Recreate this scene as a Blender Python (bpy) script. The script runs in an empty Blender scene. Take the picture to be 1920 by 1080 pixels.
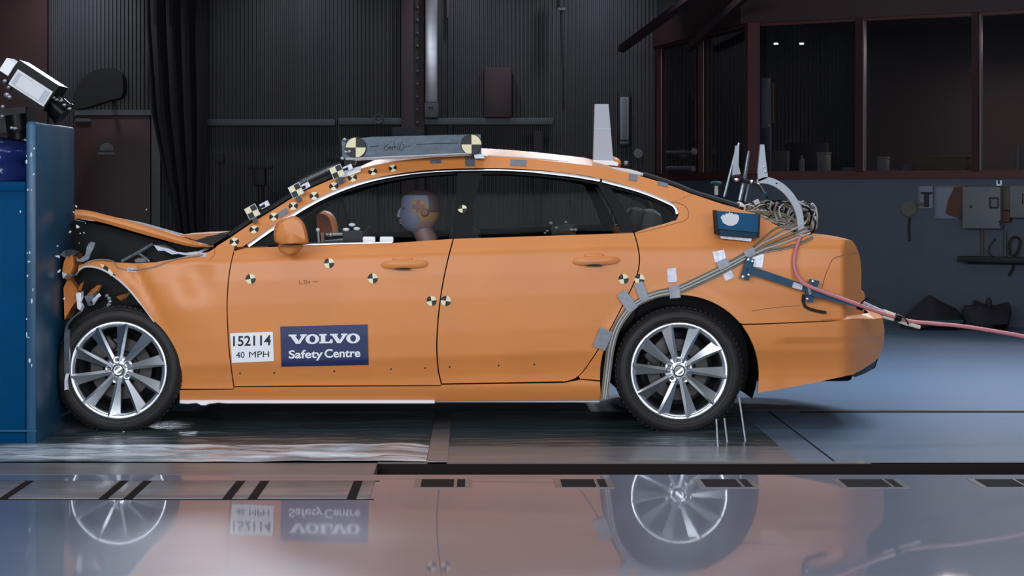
import bpy, bmesh, math, random
from mathutils import Vector, Matrix, noise
from mathutils.geometry import delaunay_2d_cdt
from math import sin, cos, pi, radians as R

SC = bpy.context.scene
COL = SC.collection
# ------------------------------------------------------------------ camera, world, lights, exposure
FPX, VX, VY, DIST, CAMH = 3500.0, 890.0, 350.0, 10.0, 1.323     # long lens, 10 m from the near side of the car
cam_data = bpy.data.cameras.new('camera')
cam = bpy.data.objects.new('camera', cam_data); COL.objects.link(cam)
cam.location = (0, -DIST, CAMH); cam.rotation_euler = (R(90), 0, 0)
cam_data.sensor_width = 36.0; cam_data.lens = 36.0*FPX/1920
cam_data.shift_x = 70/1920; cam_data.shift_y = -190/1920
cam_data.clip_end = 200
SC.camera = cam
w = bpy.data.worlds.new('hall'); SC.world = w; w.use_nodes = True
w.node_tree.nodes['Background'].inputs[0].default_value = (.5, .6, .8, 1)
w.node_tree.nodes['Background'].inputs[1].default_value = .012
SC.view_settings.view_transform = 'Standard'; SC.view_settings.look = 'None'
SC.view_settings.exposure = 0.0; SC.view_settings.gamma = 1.0; SC.view_settings.use_curve_mapping = False

def area(name, loc, target, sx, sy, power, col=(1, 1, 1), spread=180):
    d = bpy.data.lights.new(name, 'AREA'); d.shape = 'RECTANGLE'; d.size = sx; d.size_y = sy; d.energy = power; d.color = col
    d.spread = R(spread)
    o = bpy.data.objects.new(name, d); COL.objects.link(o); o.location = loc
    o.rotation_euler = (Vector(target)-Vector(loc)).to_track_quat('-Z', 'Y').to_euler(); return o
def spot(name, loc, target, power, angle, col=(1, 1, 1), blend=.8, rad=.15):
    d = bpy.data.lights.new(name, 'SPOT'); d.energy = power; d.spot_size = R(angle); d.spot_blend = blend; d.color = col; d.shadow_soft_size = rad
    o = bpy.data.objects.new(name, d); COL.objects.link(o); o.location = loc
    o.rotation_euler = (Vector(target)-Vector(loc)).to_track_quat('-Z', 'Y').to_euler(); return o
COOL = (.86, .92, 1.0)
area('key_lamp_bank', (-3.2, -8.0, 3.4), (0, .3, .6), 5.0, 1.2, 335, COOL)
area('front_fill_light', (3.6, -8.4, 2.9), (.6, .3, .6), 3.5, 1.2, 190, COOL)  # added fill light from the front right
area('low_fill_light', (-.3, -12.6, 1.9), (0, .3, .9), 8.0, 2.4, 365, COOL)  # softbox added behind the camera to brighten wheels and doors
area('track_lamp_bank', (.2, 1.2, 5.2), (.2, .9, 0), 6.0, .8, 45, COOL, 130)
area('ceiling_lamp_strip', (-.6, -2.2, 6.2), (-.6, -.3, 0), 9.0, .45, 70, COOL, 140)
area('floor_fill_light', (4.6, 3.0, 5.0), (4.2, 2.0, 0), 3.5, 1.0, 200, (.66, .82, 1), 100)  # added overhead to brighten the floor at the right
for hx, hp_ in ((-3.0, 32), (-1.9, 40), (-.16, 36), (1.15, 36), (3.3, 150)):      # hall lamps hanging at the back, just above the frame
    area('hall_lamp', (hx, 9.0, 4.45), (hx*.8, -1.0, .6), .9, .5, hp_, (.80, .87, 1), 150)
for gx, gp in ((-4.55, 130), (-2.0, 70), (-.15, 75), (1.35, 90)):
    spot('wall_washer', (gx, 11.2, 4.3), (gx, 12.2, 2.0), gp, 110, (.78, .84, 1), 1, .1)
area('control_room_fill', (5.4, 9.2, 2.85), (5.2, 9.0, 0), 1.5, .4, 36, (1, .82, .74))  # added to lift the dark interior behind the panes

# ------------------------------------------------------------------ helpers
def P(px, py, Y):
    d = Y+DIST
    return Vector(((px-VX)*d/FPX, Y, CAMH-(py-VY)*d/FPX))
def FL(px, py, z=0.0):                                         # a point of the photograph that lies on the floor
    d = FPX*(CAMH-z)/(py-VY)
    return Vector(((px-VX)*d/FPX, d-DIST, z))
def lerp(a, b, t): return a+(b-a)*t
def interp(x, xs, ys):
    if x <= xs[0]: return ys[0]
    for i in range(1, len(xs)):
        if x <= xs[i]:
            t = (x-xs[i-1])/(xs[i]-xs[i-1]); return lerp(ys[i-1], ys[i], t)
    return ys[-1]
def sstep(a, b, x):
    t = min(1, max(0, (x-a)/(b-a))); return t*t*(3-2*t)
def crv(pts, n=6):                                             # Catmull-Rom through the points
    pts = [Vector(p) for p in pts]
    if len(pts) < 3: return pts
    q = [2*pts[0]-pts[1]]+pts+[2*pts[-1]-pts[-2]]; out = []
    for i in range(1, len(q)-2):
        a, b, c, d = q[i-1], q[i], q[i+1], q[i+2]
        for k in range(n):
            t = k/n
            out.append(.5*((2*b)+(c-a)*t+(2*a-5*b+4*c-d)*t*t+(3*b-a-3*c+d)*t*t*t))
    out.append(pts[-1]); return out
def c2(pts, n=6): return [(v.x, v.y) for v in crv([(p[0], p[1], 0) for p in pts], n)]

MATS = {}
def mat(name, col, rough=.5, metal=0.0, noise_amt=0.0, nscale=8.0, nstretch=(1, 1, 1), col2=None, bump=0.0, bscale=40.0, bstretch=(1, 1, 1),
        coat=0.0, spec=.5, crough=.12, thresh=None, emit=None, estr=0):
    m = bpy.data.materials.new(name); m.use_nodes = True; nt = m.node_tree; b = nt.nodes['Principled BSDF']
    b.inputs['Base Color'].default_value = (*col, 1); b.inputs['Roughness'].default_value = rough; b.inputs['Metallic'].default_value = metal
    b.inputs['Coat Weight'].default_value = coat; b.inputs['Coat Roughness'].default_value = crough; b.inputs['Specular IOR Level'].default_value = spec
    if emit: b.inputs['Emission Color'].default_value = (*emit, 1); b.inputs['Emission Strength'].default_value = estr
    tc = nt.nodes.new('ShaderNodeTexCoord')
    def nz(scale, stretch, detail=5):
        mp = nt.nodes.new('ShaderNodeMapping'); mp.inputs['Scale'].default_value = stretch
        nt.links.new(tc.outputs['Object'], mp.inputs['Vector'])
        n = nt.nodes.new('ShaderNodeTexNoise'); n.inputs['Scale'].default_value = scale; n.inputs['Detail'].default_value = detail
        nt.links.new(mp.outputs['Vector'], n.inputs['Vector']); return n
    if noise_amt or col2:
        n = nz(nscale, nstretch); rp = nt.nodes.new('ShaderNodeValToRGB')
        if thresh: rp.color_ramp.elements[0].position = thresh; rp.color_ramp.elements[1].position = thresh+.06
        else: rp.color_ramp.elements[0].position = .3; rp.color_ramp.elements[1].position = .7
        c2_ = col2 or tuple(c*(1-noise_amt) for c in col)
        rp.color_ramp.elements[0].color = (*col, 1); rp.color_ramp.elements[1].color = (*c2_, 1)
        nt.links.new(n.outputs['Fac'], rp.inputs['Fac']); nt.links.new(rp.outputs['Color'], b.inputs['Base Color'])
    if bump:
        n = nz(bscale, bstretch); bp = nt.nodes.new('ShaderNodeBump'); bp.inputs['Strength'].default_value = bump; bp.inputs['Distance'].default_value = .02
        nt.links.new(n.outputs['Fac'], bp.inputs['Height']); nt.links.new(bp.outputs['Normal'], b.inputs['Normal'])
    MATS[name] = m; return m
def glass(name, tint, gloss=1.0, rough=.03):
    m = bpy.data.materials.new(name); m.use_nodes = True; nt = m.node_tree
    for n in list(nt.nodes): nt.nodes.remove(n)
    o = nt.nodes.new('ShaderNodeOutputMaterial'); t = nt.nodes.new('ShaderNodeBsdfTransparent'); g = nt.nodes.new('ShaderNodeBsdfGlossy')
    t.inputs[0].default_value = (*tint, 1); g.inputs['Roughness'].default_value = rough
    f = nt.nodes.new('ShaderNodeFresnel'); f.inputs[0].default_value = 1.45
    mu = nt.nodes.new('ShaderNodeMath'); mu.operation = 'MULTIPLY'; mu.inputs[1].default_value = gloss
    mx = nt.nodes.new('ShaderNodeMixShader'); nt.links.new(f.outputs[0], mu.inputs[0]); nt.links.new(mu.outputs[0], mx.inputs[0])
    nt.links.new(t.outputs[0], mx.inputs[1]); nt.links.new(g.outputs[0], mx.inputs[2]); nt.links.new(mx.outputs[0], o.inputs[0])
    MATS[name] = m; return m

def rootloc(o):
    while o is not None and o.parent is not None: o = o.parent
    return o.location.copy() if o is not None else Vector((0, 0, 0))
def tag(o, label=None, cat=None, group=None, kind=None):
    if label: o['label'] = label
    if cat: o['category'] = cat
    if group: o['group'] = group
    if kind: o['kind'] = kind
    return o
def thing(name, label, cat, loc=(0, 0, 0), group=None):
    o = bpy.data.objects.new(name, None); COL.objects.link(o); o.location = loc; o.empty_display_size = .05
    return tag(o, label, cat, group)

class MB:
    def __init__(s): s.v = []; s.f = []; s.mi = []; s.nrm = {}; s.cur = 0
    def add(s, vs, fs, mi=None):
        k = len(s.v); s.v += [Vector(v) for v in vs]
        for f in fs: s.f.append([k+i for i in f]); s.mi.append(s.cur if mi is None else mi)
        return s
    def box(s, c, size, rot=None, bev=0.0, seg=2):
        bm = bmesh.new(); bmesh.ops.create_cube(bm, size=1.0)
        bmesh.ops.scale(bm, vec=Vector(size), verts=bm.verts)
        if bev: bmesh.ops.bevel(bm, geom=bm.edges[:], offset=bev, segments=seg, affect='EDGES', profile=.5)
        M = Matrix.Translation(Vector(c)) @ (rot.to_4x4() if rot else Matrix.Identity(4))
        bmesh.ops.transform(bm, matrix=M, verts=bm.verts); bm.verts.index_update()
        s.add([v.co.copy() for v in bm.verts], [[v.index for v in f.verts] for f in bm.faces]); bm.free(); return s
    def bb(s, x0, x1, y0, y1, z0, z1, bev=0.0):
        return s.box(((x0+x1)/2, (y0+y1)/2, (z0+z1)/2), (abs(x1-x0), abs(y1-y0), abs(z1-z0)), None, bev)
    def tube(s, path, r, n=8, caps=True):
        path = [Vector(p) for p in path]; m = len(path); rs = r if isinstance(r, (list, tuple)) else [r]*m
        up = Vector((0, 1, 0)); vs = []; u = None
        for i, p in enumerate(path):
            t = (path[min(i+1, m-1)]-path[max(i-1, 0)])
            t = t.normalized() if t.length > 1e-9 else Vector((1, 0, 0))
            if u is None:
                u = t.cross(up);
                if u.length < 1e-3: u = t.cross(Vector((0, 0, 1)))
            u = (u-t*u.dot(t))
            u = u.normalized() if u.length > 1e-6 else t.orthogonal().normalized()
            v = t.cross(u)
            for k in range(n):
                a = 2*pi*k/n; vs.append(p+(u*cos(a)+v*sin(a))*rs[i])
        fs = [[i*n+k, i*n+(k+1) % n, (i+1)*n+(k+1) % n, (i+1)*n+k] for i in range(m-1) for k in range(n)]
        if caps: fs += [list(range(n))[::-1], [(m-1)*n+k for k in range(n)]]
        return s.add(vs, fs)
    def cyl(s, a, b, r, n=16, r2=None): return s.tube([a, b], [r, r if r2 is None else r2], n)
    def lathe(s, prof, c, axis='Y', n=48, closed=False):       # prof: (radius, along-axis)
        c = Vector(c); vs = []
        for (r, h) in prof:
            for k in range(n):
                a = 2*pi*k/n
                if axis == 'Y': vs.append(c+Vector((r*cos(a), h, r*sin(a))))
                elif axis == 'Z': vs.append(c+Vector((r*cos(a), r*sin(a), h)))
                else: vs.append(c+Vector((h, r*cos(a), r*sin(a))))
        m = len(prof); fs = [[i*n+k, i*n+(k+1) % n, (i+1)*n+(k+1) % n, (i+1)*n+k] for i in range(m-1) for k in range(n)]
        if closed: fs += [[(m-1)*n+k, (m-1)*n+(k+1) % n, (k+1) % n, k] for k in range(n)]
        return s.add(vs, fs)
    def prism(s, poly, Y, t, taper=0.0):                       # outline in photo pixels at depth Y, thickness t into the scene
        a = [P(x, y, Y) for x, y in poly]; b = [p+Vector((0, t, 0)) for p in a]
        if taper:
            cc = sum(a, Vector())/len(a); a = [lerp(p, cc, taper) for p in a]
        n = len(a)
        return s.add(a+b, [list(range(n)), [n+i for i in range(n)][::-1]]+[[i, n+i, n+(i+1) % n, (i+1) % n] for i in range(n)])
    def grid(s, rows):
        n = len(rows[0]); m = len(rows)
        return s.add([p for r in rows for p in r], [[i*n+k, i*n+k+1, (i+1)*n+k+1, (i+1)*n+k] for i in range(m-1) for k in range(n-1)])
    def ball(s, c, r, n=12, m=8):
        r = Vector(r) if hasattr(r, '__len__') else Vector((r, r, r)); c = Vector(c); rows = []
        for i in range(m+1):
            th = pi*i/m
            rows.append([c+Vector((r.x*sin(th)*cos(2*pi*k/n), r.y*sin(th)*sin(2*pi*k/n), r.z*cos(th))) for k in range(n+1)])
        return s.grid(rows)
    def build(s, name, mats, parent=None, smooth=35, fixn=True):
        me = bpy.data.meshes.new(name); off = rootloc(parent)
        me.from_pydata([tuple(v-off) for v in s.v], [], s.f)
        for m in (mats if isinstance(mats, (list, tuple)) else [mats]): me.materials.append(MATS[m] if isinstance(m, str) else m)
        for p, mi in zip(me.polygons, s.mi): p.material_index = mi
        if fixn:
            bm = bmesh.new(); bm.from_mesh(me); bmesh.ops.remove_doubles(bm, verts=bm.verts, dist=1e-6)
            bmesh.ops.recalc_face_normals(bm, faces=bm.faces); bm.to_mesh(me); bm.free()
        if smooth:
            me.shade_smooth() if hasattr(me, 'shade_smooth') else None
            for p in me.polygons: p.use_smooth = True
            me.set_sharp_from_angle(angle=R(smooth))
        o = bpy.data.objects.new(name, me); COL.objects.link(o); o.parent = parent
        return o
def struct(name, mb, m, smooth=35): return tag(mb.build(name, m, None, smooth), kind='structure')

W = 1.86                                                        # car width; the far side mirrors the near side
def crease(px): return interp(px, [120, 400, 1120, 1640], [497, 488, 464, 460])
TS = [-28, -4, 0, 6, 40, 85, 150, 195, 212, 232, 250]
YS = [.085, .030, .022, .016, .004, 0, .005, .016, .034, .050, .056]
def prof(t): return .085+(-28-t)*.0019 if t < -28 else interp(t, TS, YS)
def S0(px, py):
    t = py-crease(px); s = 0
    for k in (-2.5, -1.2, 0, 1.2, 2.5): s += prof(t+k)
    return s/5
def S(px, py):                                                  # depth of the car's near side skin
    s = S0(px, py)
    if px < 430: s += ((430-px)/300)**2*.10
    if px < 430 and py > 440:                                   # buckled front wing
        k = 1-sstep(180, 345, px)
        s += k*.02*noise.noise(Vector((px*.016, py*.013, 3.1)))
        s += (-.022*math.exp(-((px-340)/42)**2-((py-575)/48)**2)+.02*math.exp(-((px-365)/30)**2-((py-520)/40)**2))*(1-sstep(390, 428, px))+.030*math.exp(-(((px-285)+(py-560)*-.55)/13)**2)*k
    if px > 1400: s += ((px-1400)/200)**2*.03
    if py < 604: s += max(0, px-1584)*.0115*sstep(1580, 1590, px)
    # wheel arch lips
    for cx, cy, rr in ((1274, 700, 150),):
        d = math.hypot(px-cx, py-cy)-rr
        if d < 22: s -= .010*(1-max(0, d)/22)**2
    return s
def Sb(px, py):                                                 # rear bumper skin: turns round the corner behind px 1590
    s = S0(px, py)-.006+.014*sstep(630, 690, py)
    if px > 1575: s += ((px-1575)/80)**1.8*.55
    s += .012*sstep(-6, 6, py-(640-(px-1420)*.02))*sstep(1440, 1480, px)
    return s
def inside(p, poly):
    x, y = p; c = False; n = len(poly)
    for i in range(n):
        x1, y1 = poly[i]; x2, y2 = poly[i-1]
        if (y1 > y) != (y2 > y) and x < (x2-x1)*(y-y1)/(y2-y1)+x1: c = not c
    return c
def densify(poly, st):
    out = []
    for i in range(len(poly)):
        a, b = poly[i], poly[(i+1) % len(poly)]; L = math.hypot(b[0]-a[0], b[1]-a[1]); k = max(1, int(L/st))
        for j in range(k): out.append((lerp(a[0], b[0], j/k), lerp(a[1], b[1], j/k)))
    return out
def panel(name, poly, m, parent, fn=S, dx=14, dy=6, flange=.03, far=False, off=0.0):
    """A body panel: outline traced on the side view, skin bent by fn, edges folded inwards."""
    poly = densify(poly, 9)
    x0 = min(p[0] for p in poly); x1 = max(p[0] for p in poly); y0 = min(p[1] for p in poly); y1 = max(p[1] for p in poly)
    pts = [Vector(p) for p in poly]; n = len(poly)
    x = x0+dx/2; row = 0
    edge = poly
    while x < x1:
        y = y0+dy/2
        while y < y1:
            if inside((x, y), poly) and min((q[0]-x)**2/(dx*dx)+(q[1]-y)**2/(dy*dy) for q in edge if abs(q[0]-x) < 20 and abs(q[1]-y) < 20 or q is edge[0]) > .2:
                pts.append(Vector((x, y)))
            y += dy
        x += dx
    r = delaunay_2d_cdt(pts, [(i, (i+1) % n) for i in range(n)], [], 1, 1e-4)
    vs2, fs = r[0], r[2]
    def pos(x, y): return P(x, y, fn(x, y)+off)
    V3 = [pos(v.x, v.y) for v in vs2]
    N3 = []
    for v in vs2:
        e = 1.5
        a = pos(v.x+e, v.y)-pos(v.x-e, v.y); b = pos(v.x, v.y+e)-pos(v.x, v.y-e)
        q = a.cross(b);
        if q.y > 0: q = -q
        N3.append(q.normalized())
    F = []
    for f in fs:
        a, b, c = V3[f[0]], V3[f[1]], V3[f[2]]
        q = (b-a).cross(c-a)
        F.append(list(f) if q.y < 0 else list(f)[::-1])
    nf = len(F); base = len(V3); ring = []
    cen = None
    if flange:
        ed = {}
        for f in F:
            for i in range(3):
                a, b = f[i], f[(i+1) % 3]; ed[(a, b)] = 1
        bd = [(a, b) for (a, b) in ed if (b, a) not in ed]
        mp = {}; V4 = list(V3)
        for a, b in bd:
            for q in (a, b):
                if q not in mp: mp[q] = (len(V4), len(V4)+1); V4.append(V3[q].copy()); V4.append(V3[q]+Vector((0, flange, 0)))
            F.append([mp[b][0], mp[a][0], mp[a][1], mp[b][1]])
        V3 = V4
    off_ = rootloc(parent)
    if far:
        V3 = [Vector((v.x, W-v.y, v.z)) for v in V3]; N3 = [Vector((v.x, -v.y, v.z)) for v in N3]; F = [f[::-1] for f in F]
    me = bpy.data.meshes.new(name); me.from_pydata([tuple(v-off_) for v in V3], [], F); me.materials.append(MATS[m] if isinstance(m, str) else m)
    for p in me.polygons: p.use_smooth = True
    nl = []
    for p in me.polygons:
        for li in p.loop_indices:
            vi = me.loops[li].vertex_index
            nl.append(tuple(N3[vi]) if vi < base and p.index < nf else tuple(p.normal))
    me.normals_split_custom_set(nl)
    o = bpy.data.objects.new(name, me); COL.objects.link(o); o.parent = parent
    return o
def bridge(mb, near, bulge, nseg=14):                          # a crowned skin from a near edge to its mirror on the far side
    rows = []
    for i, p in enumerate(near):
        q = Vector((p.x, W-p.y, p.z)); b = bulge(i/(len(near)-1)) if callable(bulge) else Vector(bulge)
        rows.append([lerp(p, q, k/nseg)+b*(1-abs(2*k/nseg-1)**2.2) for k in range(nseg+1)])
    return mb.grid(rows)
# ------------------------------------------------------------------ materials
mat('paint', (.655, .228, .058), .42, noise_amt=.07, nscale=3.0, coat=.12, crough=.3, spec=.36)
mat('paint_in', (.50, .18, .05), .6)
mat('black', (.004, .004, .0045), .35, spec=.12)
mat('black_gloss', (.004, .004, .005), .3, spec=.08)
mat('dark_trim', (.014, .013, .013), .6, spec=.25)
mat('rubber', (.019, .016, .016), .6, noise_amt=.3, nscale=30, spec=.35)
mat('chrome', (.92, .92, .95), .30, 1.0)
mat('alloy', (.78, .80, .84), .27, 1.0)
mat('alloy_dark', (.16, .16, .17), .45, 1.0)
mat('brake', (.05, .045, .045), .5, .6)
mat('bare_metal', (.62, .63, .66), .35, .8, noise_amt=.4, nscale=25)
mat('steel', (.30, .34, .38), .35, .7, noise_amt=.4, nscale=12, bump=.15)
mat('beam_metal', (.05, .07, .095), .38, .4, noise_amt=.45, nscale=9, nstretch=(1, 1, 6), bump=.1)
mat('white', (.80, .80, .82), .5)
mat('offwhite', (.62, .61, .62), .55)
mat('fin_grey', (.36, .37, .41), .5)
mat('cream', (.78, .70, .44), .6)
mat('ink', (.008, .008, .010), .6)
mat('navy', (.010, .016, .085), .45)
mat('tape', (.19, .20, .23), .4, .3, noise_amt=.3, nscale=40)
mat('tape_pale', (.50, .50, .56), .35, .3, noise_amt=.4, nscale=40)
mat('cable_grey', (.24, .20, .17), .5)
mat('cable_olive', (.15, .135, .09), .55)
mat('cable_pale', (.40, .40, .40), .5)
mat('teal', (.002, .075, .17), .45, noise_amt=.15, nscale=6, spec=.12)
mat('teal_dark', (.006, .035, .065), .5, spec=.15)
mat('arm_blue', (.012, .065, .125), .45, noise_amt=.35, nscale=30, spec=.25)
mat('hose', (.52, .16, .17), .45)
mat('pale_tube', (.60, .55, .42), .5)
mat('barrier_blue', (.0005, .050, .145), .5, col2=(.001, .042, .115), nscale=2.5, bump=.06, bscale=14, spec=.02)
mat('barrier_plate', (.006, .085, .175), .35, .0, spec=.3, col2=(.022, .060, .110), nscale=1.6, nstretch=(1, 2, .6), bump=.08, bscale=10)
mat('chip_white', (.45, .55, .62), .6)
mat('blue_plastic', (.012, .022, .11), .12, bump=.5, bscale=9)
mat('foam', (.66, .68, .75), .6, bump=.4, bscale=60)
mat('skin_grey', (.12, .135, .19), .5)
mat('skin_pink', (.20, .11, .095), .5)
mat('mark_yellow', (.24, .13, .035), .55)
mat('mark_brown', (.16, .05, .035), .55)
mat('skull', (.055, .032, .032), .5)
mat('blue_shirt', (.03, .05, .16), .7)
mat('seat', (.022, .020, .021), .7)
mat('floor', (.135, .158, .222), .36, col2=(.108, .127, .178), nscale=1.3, coat=.58, crough=.03, spec=.6)
mat('floor_back', (.095, .140, .205), .40, col2=(.085, .12, .175), nscale=1.2, nstretch=(.5, 2, 1))
mat('cover', (.17, .15, .145), .32, col2=(.12, .11, .115), nscale=5, nstretch=(.4, 2, 1))
mat('cover_light', (.20, .185, .19), .28, col2=(.13, .12, .13), nscale=7, nstretch=(.3, 2, 1))
mat('groove', (.014, .010, .010), .8, spec=.1)
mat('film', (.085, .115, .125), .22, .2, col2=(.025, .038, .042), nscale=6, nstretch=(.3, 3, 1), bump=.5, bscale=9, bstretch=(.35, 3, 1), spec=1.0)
mat('film_glints', (.85, .92, 1.0), .22, .3, col2=(.05, .085, .10), nscale=4, nstretch=(.35, 3.5, 1), bump=.5, bscale=8, bstretch=(.5, 3, 1), spec=1.0)  # light glints on the film painted as pale streaks
mat('yellow_worn', (.13, .11, .10), .6, col2=(.26, .19, .07), nscale=9, nstretch=(.5, 1, 1), thresh=.6)
mat('wall_grey', (.052, .049, .053), .75, noise_amt=.12, nscale=2)
mat('wall_dark', (.020, .020, .024), .75)
mat('rail_grey', (.065, .070, .075), .6)
mat('wall_blue', (.075, .090, .120), .7, noise_amt=.15, nscale=3)
mat('wall_light', (.30, .32, .36), .8)
mat('ceiling', (.04, .04, .045), .9)
mat('red_frame', (.065, .012, .012), .5)
mat('red_dark', (.030, .010, .011), .6)
mat('red_door', (.040, .011, .010), .55)
mat('curtain', (.010, .008, .010), .9)
mat('pale_edge', (.16, .13, .15), .5)
mat('duct', (.30, .30, .33), .3, .9, noise_amt=.3, nscale=3, nstretch=(.3, .3, 2))
mat('dark_prop', (.012, .010, .010), .7)
mat('room_brown', (.028, .018, .018), .8)
mat('cabinet', (.13, .14, .145), .6)
mat('arm_grey', (.30, .32, .36), .45, .2)
mat('paper', (.18, .20, .25), .7)
mat('leather', (.085, .028, .012), .7)
mat('wood', (.075, .060, .045), .6)
mat('bag', (.016, .014, .022), .8, bump=.3, bscale=12)
mat('bag_teal', (.01, .055, .06), .6)
mat('box_ochre', (.065, .045, .015), .7)
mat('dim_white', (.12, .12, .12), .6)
mat('glint', (.75, .85, 1), .3)
glass('car_glass', (.88, .89, .90), .06)
glass('screen_glass', (.86, .87, .88), .04, .15)
glass('window_glass', (.80, .80, .82), .35)
mat('led', (.9, .9, .95), .4, emit=(.9, .92, 1), estr=1.6)

# ------------------------------------------------------------------ setting: floor
YG0, YG1 = FL(0, 890).y, FL(0, 868).y                          # near and far lip of the floor channel
YB = FL(0, 773).y                                               # far edge of the pit cover
XG = FL(700, 890).x
struct('floor', MB().bb(-9, 9, -15, YG0, -.12, 0).bb(-9, 9, YG0, YG1, -.16, -.10), 'floor')
f2 = MB().bb(-9, 9, YB, 14, -.12, 0); XR = FL(1600, 838).x
f2.bb(1.9, 9, YG1, YB, -.12, 0)
struct('floor_rear', f2, 'floor_back')
gm = MB().bb(XG, 9, YG0+.001, YG1-.001, -.099, -.095)
gm.bb(XG, 9, YG1-.012, YG1-.002, -.1, -.004)
struct('trim_1', gm, 'groove')
struct('trim_2', MB().bb(-9, XG, YG0+.004, YG1-.004, -.05, .001), 'cover')
# worn yellow lip of the channel
struct('trim_3', MB().bb(XG, 9, YG1, YG1+.035, -.03, .003), 'yellow_worn')
# cover plates and the dark slots between them, left of the channel's open end
ys0, ys1 = FL(0, 936).y, FL(0, 903).y
slots = [FL(56, 903).x, FL(233, 903).x, FL(277, 903).x, FL(452, 903).x, FL(497, 903).x, FL(672, 903).x]
xs = [-6]+slots+[FL(712, 903).x]
for i in range(len(xs)-1):
    struct('floor_plate', MB().bb(xs[i]+.02, xs[i+1]-.02, ys0, ys1, -.01, .004, .002), 'cover_light')
sm = MB()
for x in slots: sm.bb(x-.019, x+.019, ys0, ys1, -.01, .002)
sm.bb(-6, xs[-1], ys0-.02, ys0, -.01, .0015); sm.bb(-6, xs[-1], ys1, ys1+.02, -.01, .0015)
struct('trim_4', sm, 'groove')
for (a, b) in ((790, 872), (1052, 1136), (1318, 1405), (1580, 1682), (1838, 1930)):     # sunken sockets along the channel
    x0, x1 = FL(a, 906).x, FL(b, 906).x; y0, y1 = FL(0, 914).y, FL(0, 900).y
    struct('trim_5', MB().bb(x0-.03, x1+.03, y0-.02, y1+.015, -.01, .0025), 'cover')
    struct('trim_6', MB().bb(x0, x1-.05, y0, y1, -.02, .004).bb(x1-.035, x1, y0, y1, -.02, .004), 'groove')
# frame of the covered pit: cross bar, near plate, slanted end plate
struct('trim_8', MB().bb(FL(800, 868).x, FL(839, 868).x, YG1, YB, -.06, .008, .003), 'cover')
struct('trim_9', MB().bb(FL(839, 868).x, 1.55, YG1+.035, FL(0, 838).y, -.06, .004), 'cover_light')
struct('trim_10', MB().bb(1.55, 1.72, YG1+.035, YB, -.06, .004).bb(1.735, 1.9, YG1+.035, YB, -.06, .004), 'floor_back')
struct('trim_11', MB().bb(1.72, 1.735, YG1+.035, YB, -.06, -.001).bb(1.55, 9, YB-.02, YB+.05, -.05, .002), 'groove')
struct('trim_12', MB().bb(1.55, 9, YB+.05, YB+.12, -.05, .003), 'cover_light')
struct('floor_pit', MB().bb(-9, 1.6, YG1, YB, -.3, -.05), 'groove')
def film(name, x0, x1, y0, y1, amp, m, label, seed):
    nx, ny = int((x1-x0)/.035), int((y1-y0)/.02); rows = []
    for j in range(ny+1):
        row = []
        for i in range(nx+1):
            x = lerp(x0, x1, i/nx); y = lerp(y0, y1, j/ny)
            e = min(1, min(i, nx-i, j, ny-j)/3)
            h = noise.fractal(Vector((x*1.6, y*7, seed)), 1.0, 2.0, 4)*.6+.5*noise.noise(Vector((x*5+y*3, y*14, seed+9)))
            row.append(Vector((x, y, .004+max(0, (.5+h))*amp*(.25+.75*e))))
        rows.append(row)
    return tag(MB().grid(rows).build(name, m, None, 80), label, 'plastic sheet')
film('plastic_sheet', -3.6, FL(800, 868).x-.001, YG1+.004, -.50, .030, 'film_glints', 'crumpled plastic sheet with painted glints on the floor in front of the barrier and front wheel', 2.0)
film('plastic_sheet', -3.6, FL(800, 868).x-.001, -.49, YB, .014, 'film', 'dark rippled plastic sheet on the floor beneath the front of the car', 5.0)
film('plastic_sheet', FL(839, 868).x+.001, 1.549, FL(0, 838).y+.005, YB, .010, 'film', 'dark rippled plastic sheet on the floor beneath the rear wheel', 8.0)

# ------------------------------------------------------------------ setting: hall walls
YW = 12.2
bw = MB(); N = 260; x0, x1 = -7.0, 5.2; rows = [[], []]
for i in range(N*4+1):
    ph = i % 4; x = lerp(x0, x1, i/(N*4)); d = (0, 0, .03, .03)[ph]
    rows[0].append(Vector((x, YW+d, -.1))); rows[1].append(Vector((x, YW+d, 6.5)))
bw.grid(rows); struct('wall_back', bw, 'wall_grey', 20)
struct('wall_left', MB().bb(-7.2, -7.0, -15, YW+.2, -.1, 6.5), 'wall_light')
struct('wall_right', MB().bb(9, 9.2, -15, YW+.2, -.1, 6.5), 'wall_light')
struct('wall_front', MB().bb(-7.2, 9.2, -15.2, -15, -.1, 6.5), 'wall_light')
struct('ceiling', MB().bb(-7.2, 9.2, -15.2, YW+.2, 6.5, 6.6), 'ceiling')
def BX(px0, px1, py0, py1, Y, t): a = P(px0, py0, Y); b = P(px1, py1, Y); return (a.x, b.x, Y, Y+t, b.z, a.z)
struct('trim_13', MB().bb(*BX(386, 628, 223, 236, YW-.10, .1), .01), 'rail_grey')
struct('trim_14', MB().bb(*BX(634, 1037, 221, 234, YW-.10, .1), .01), 'rail_grey')
struct('trim_15', MB().bb(*BX(0, 88, -60, 700, YW-.12, .1)), 'red_door')
struct('trim_16', MB().bb(*BX(140, 288, 206, 216, YW-.08, .1)).bb(*BX(284, 300, 214, 700, YW-.08, .1)), 'rail_grey')
dr = struct('door_1', MB().bb(*BX(138, 282, 218, 700, YW-.06, .05), .004), 'red_door')
dw = MB(); c = P(200, 282, YW-.07); dw.add([c+Vector((.085*cos(a), 0, .09*sin(a))) for a in [pi*k/14 for k in range(15)]], [list(range(15))])
dw.add([c+Vector((x, 0, z)) for x, z in ((-.1, -.05), (.1, -.05), (.1, -.02), (-.1, -.02))], [[0, 1, 2, 3]])
dw.build('door_window', 'dim_white', dr)
MB().bb(*BX(142, 170, 222, 228, YW-.09, .03)).build('closer', 'rail_grey', dr)
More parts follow.
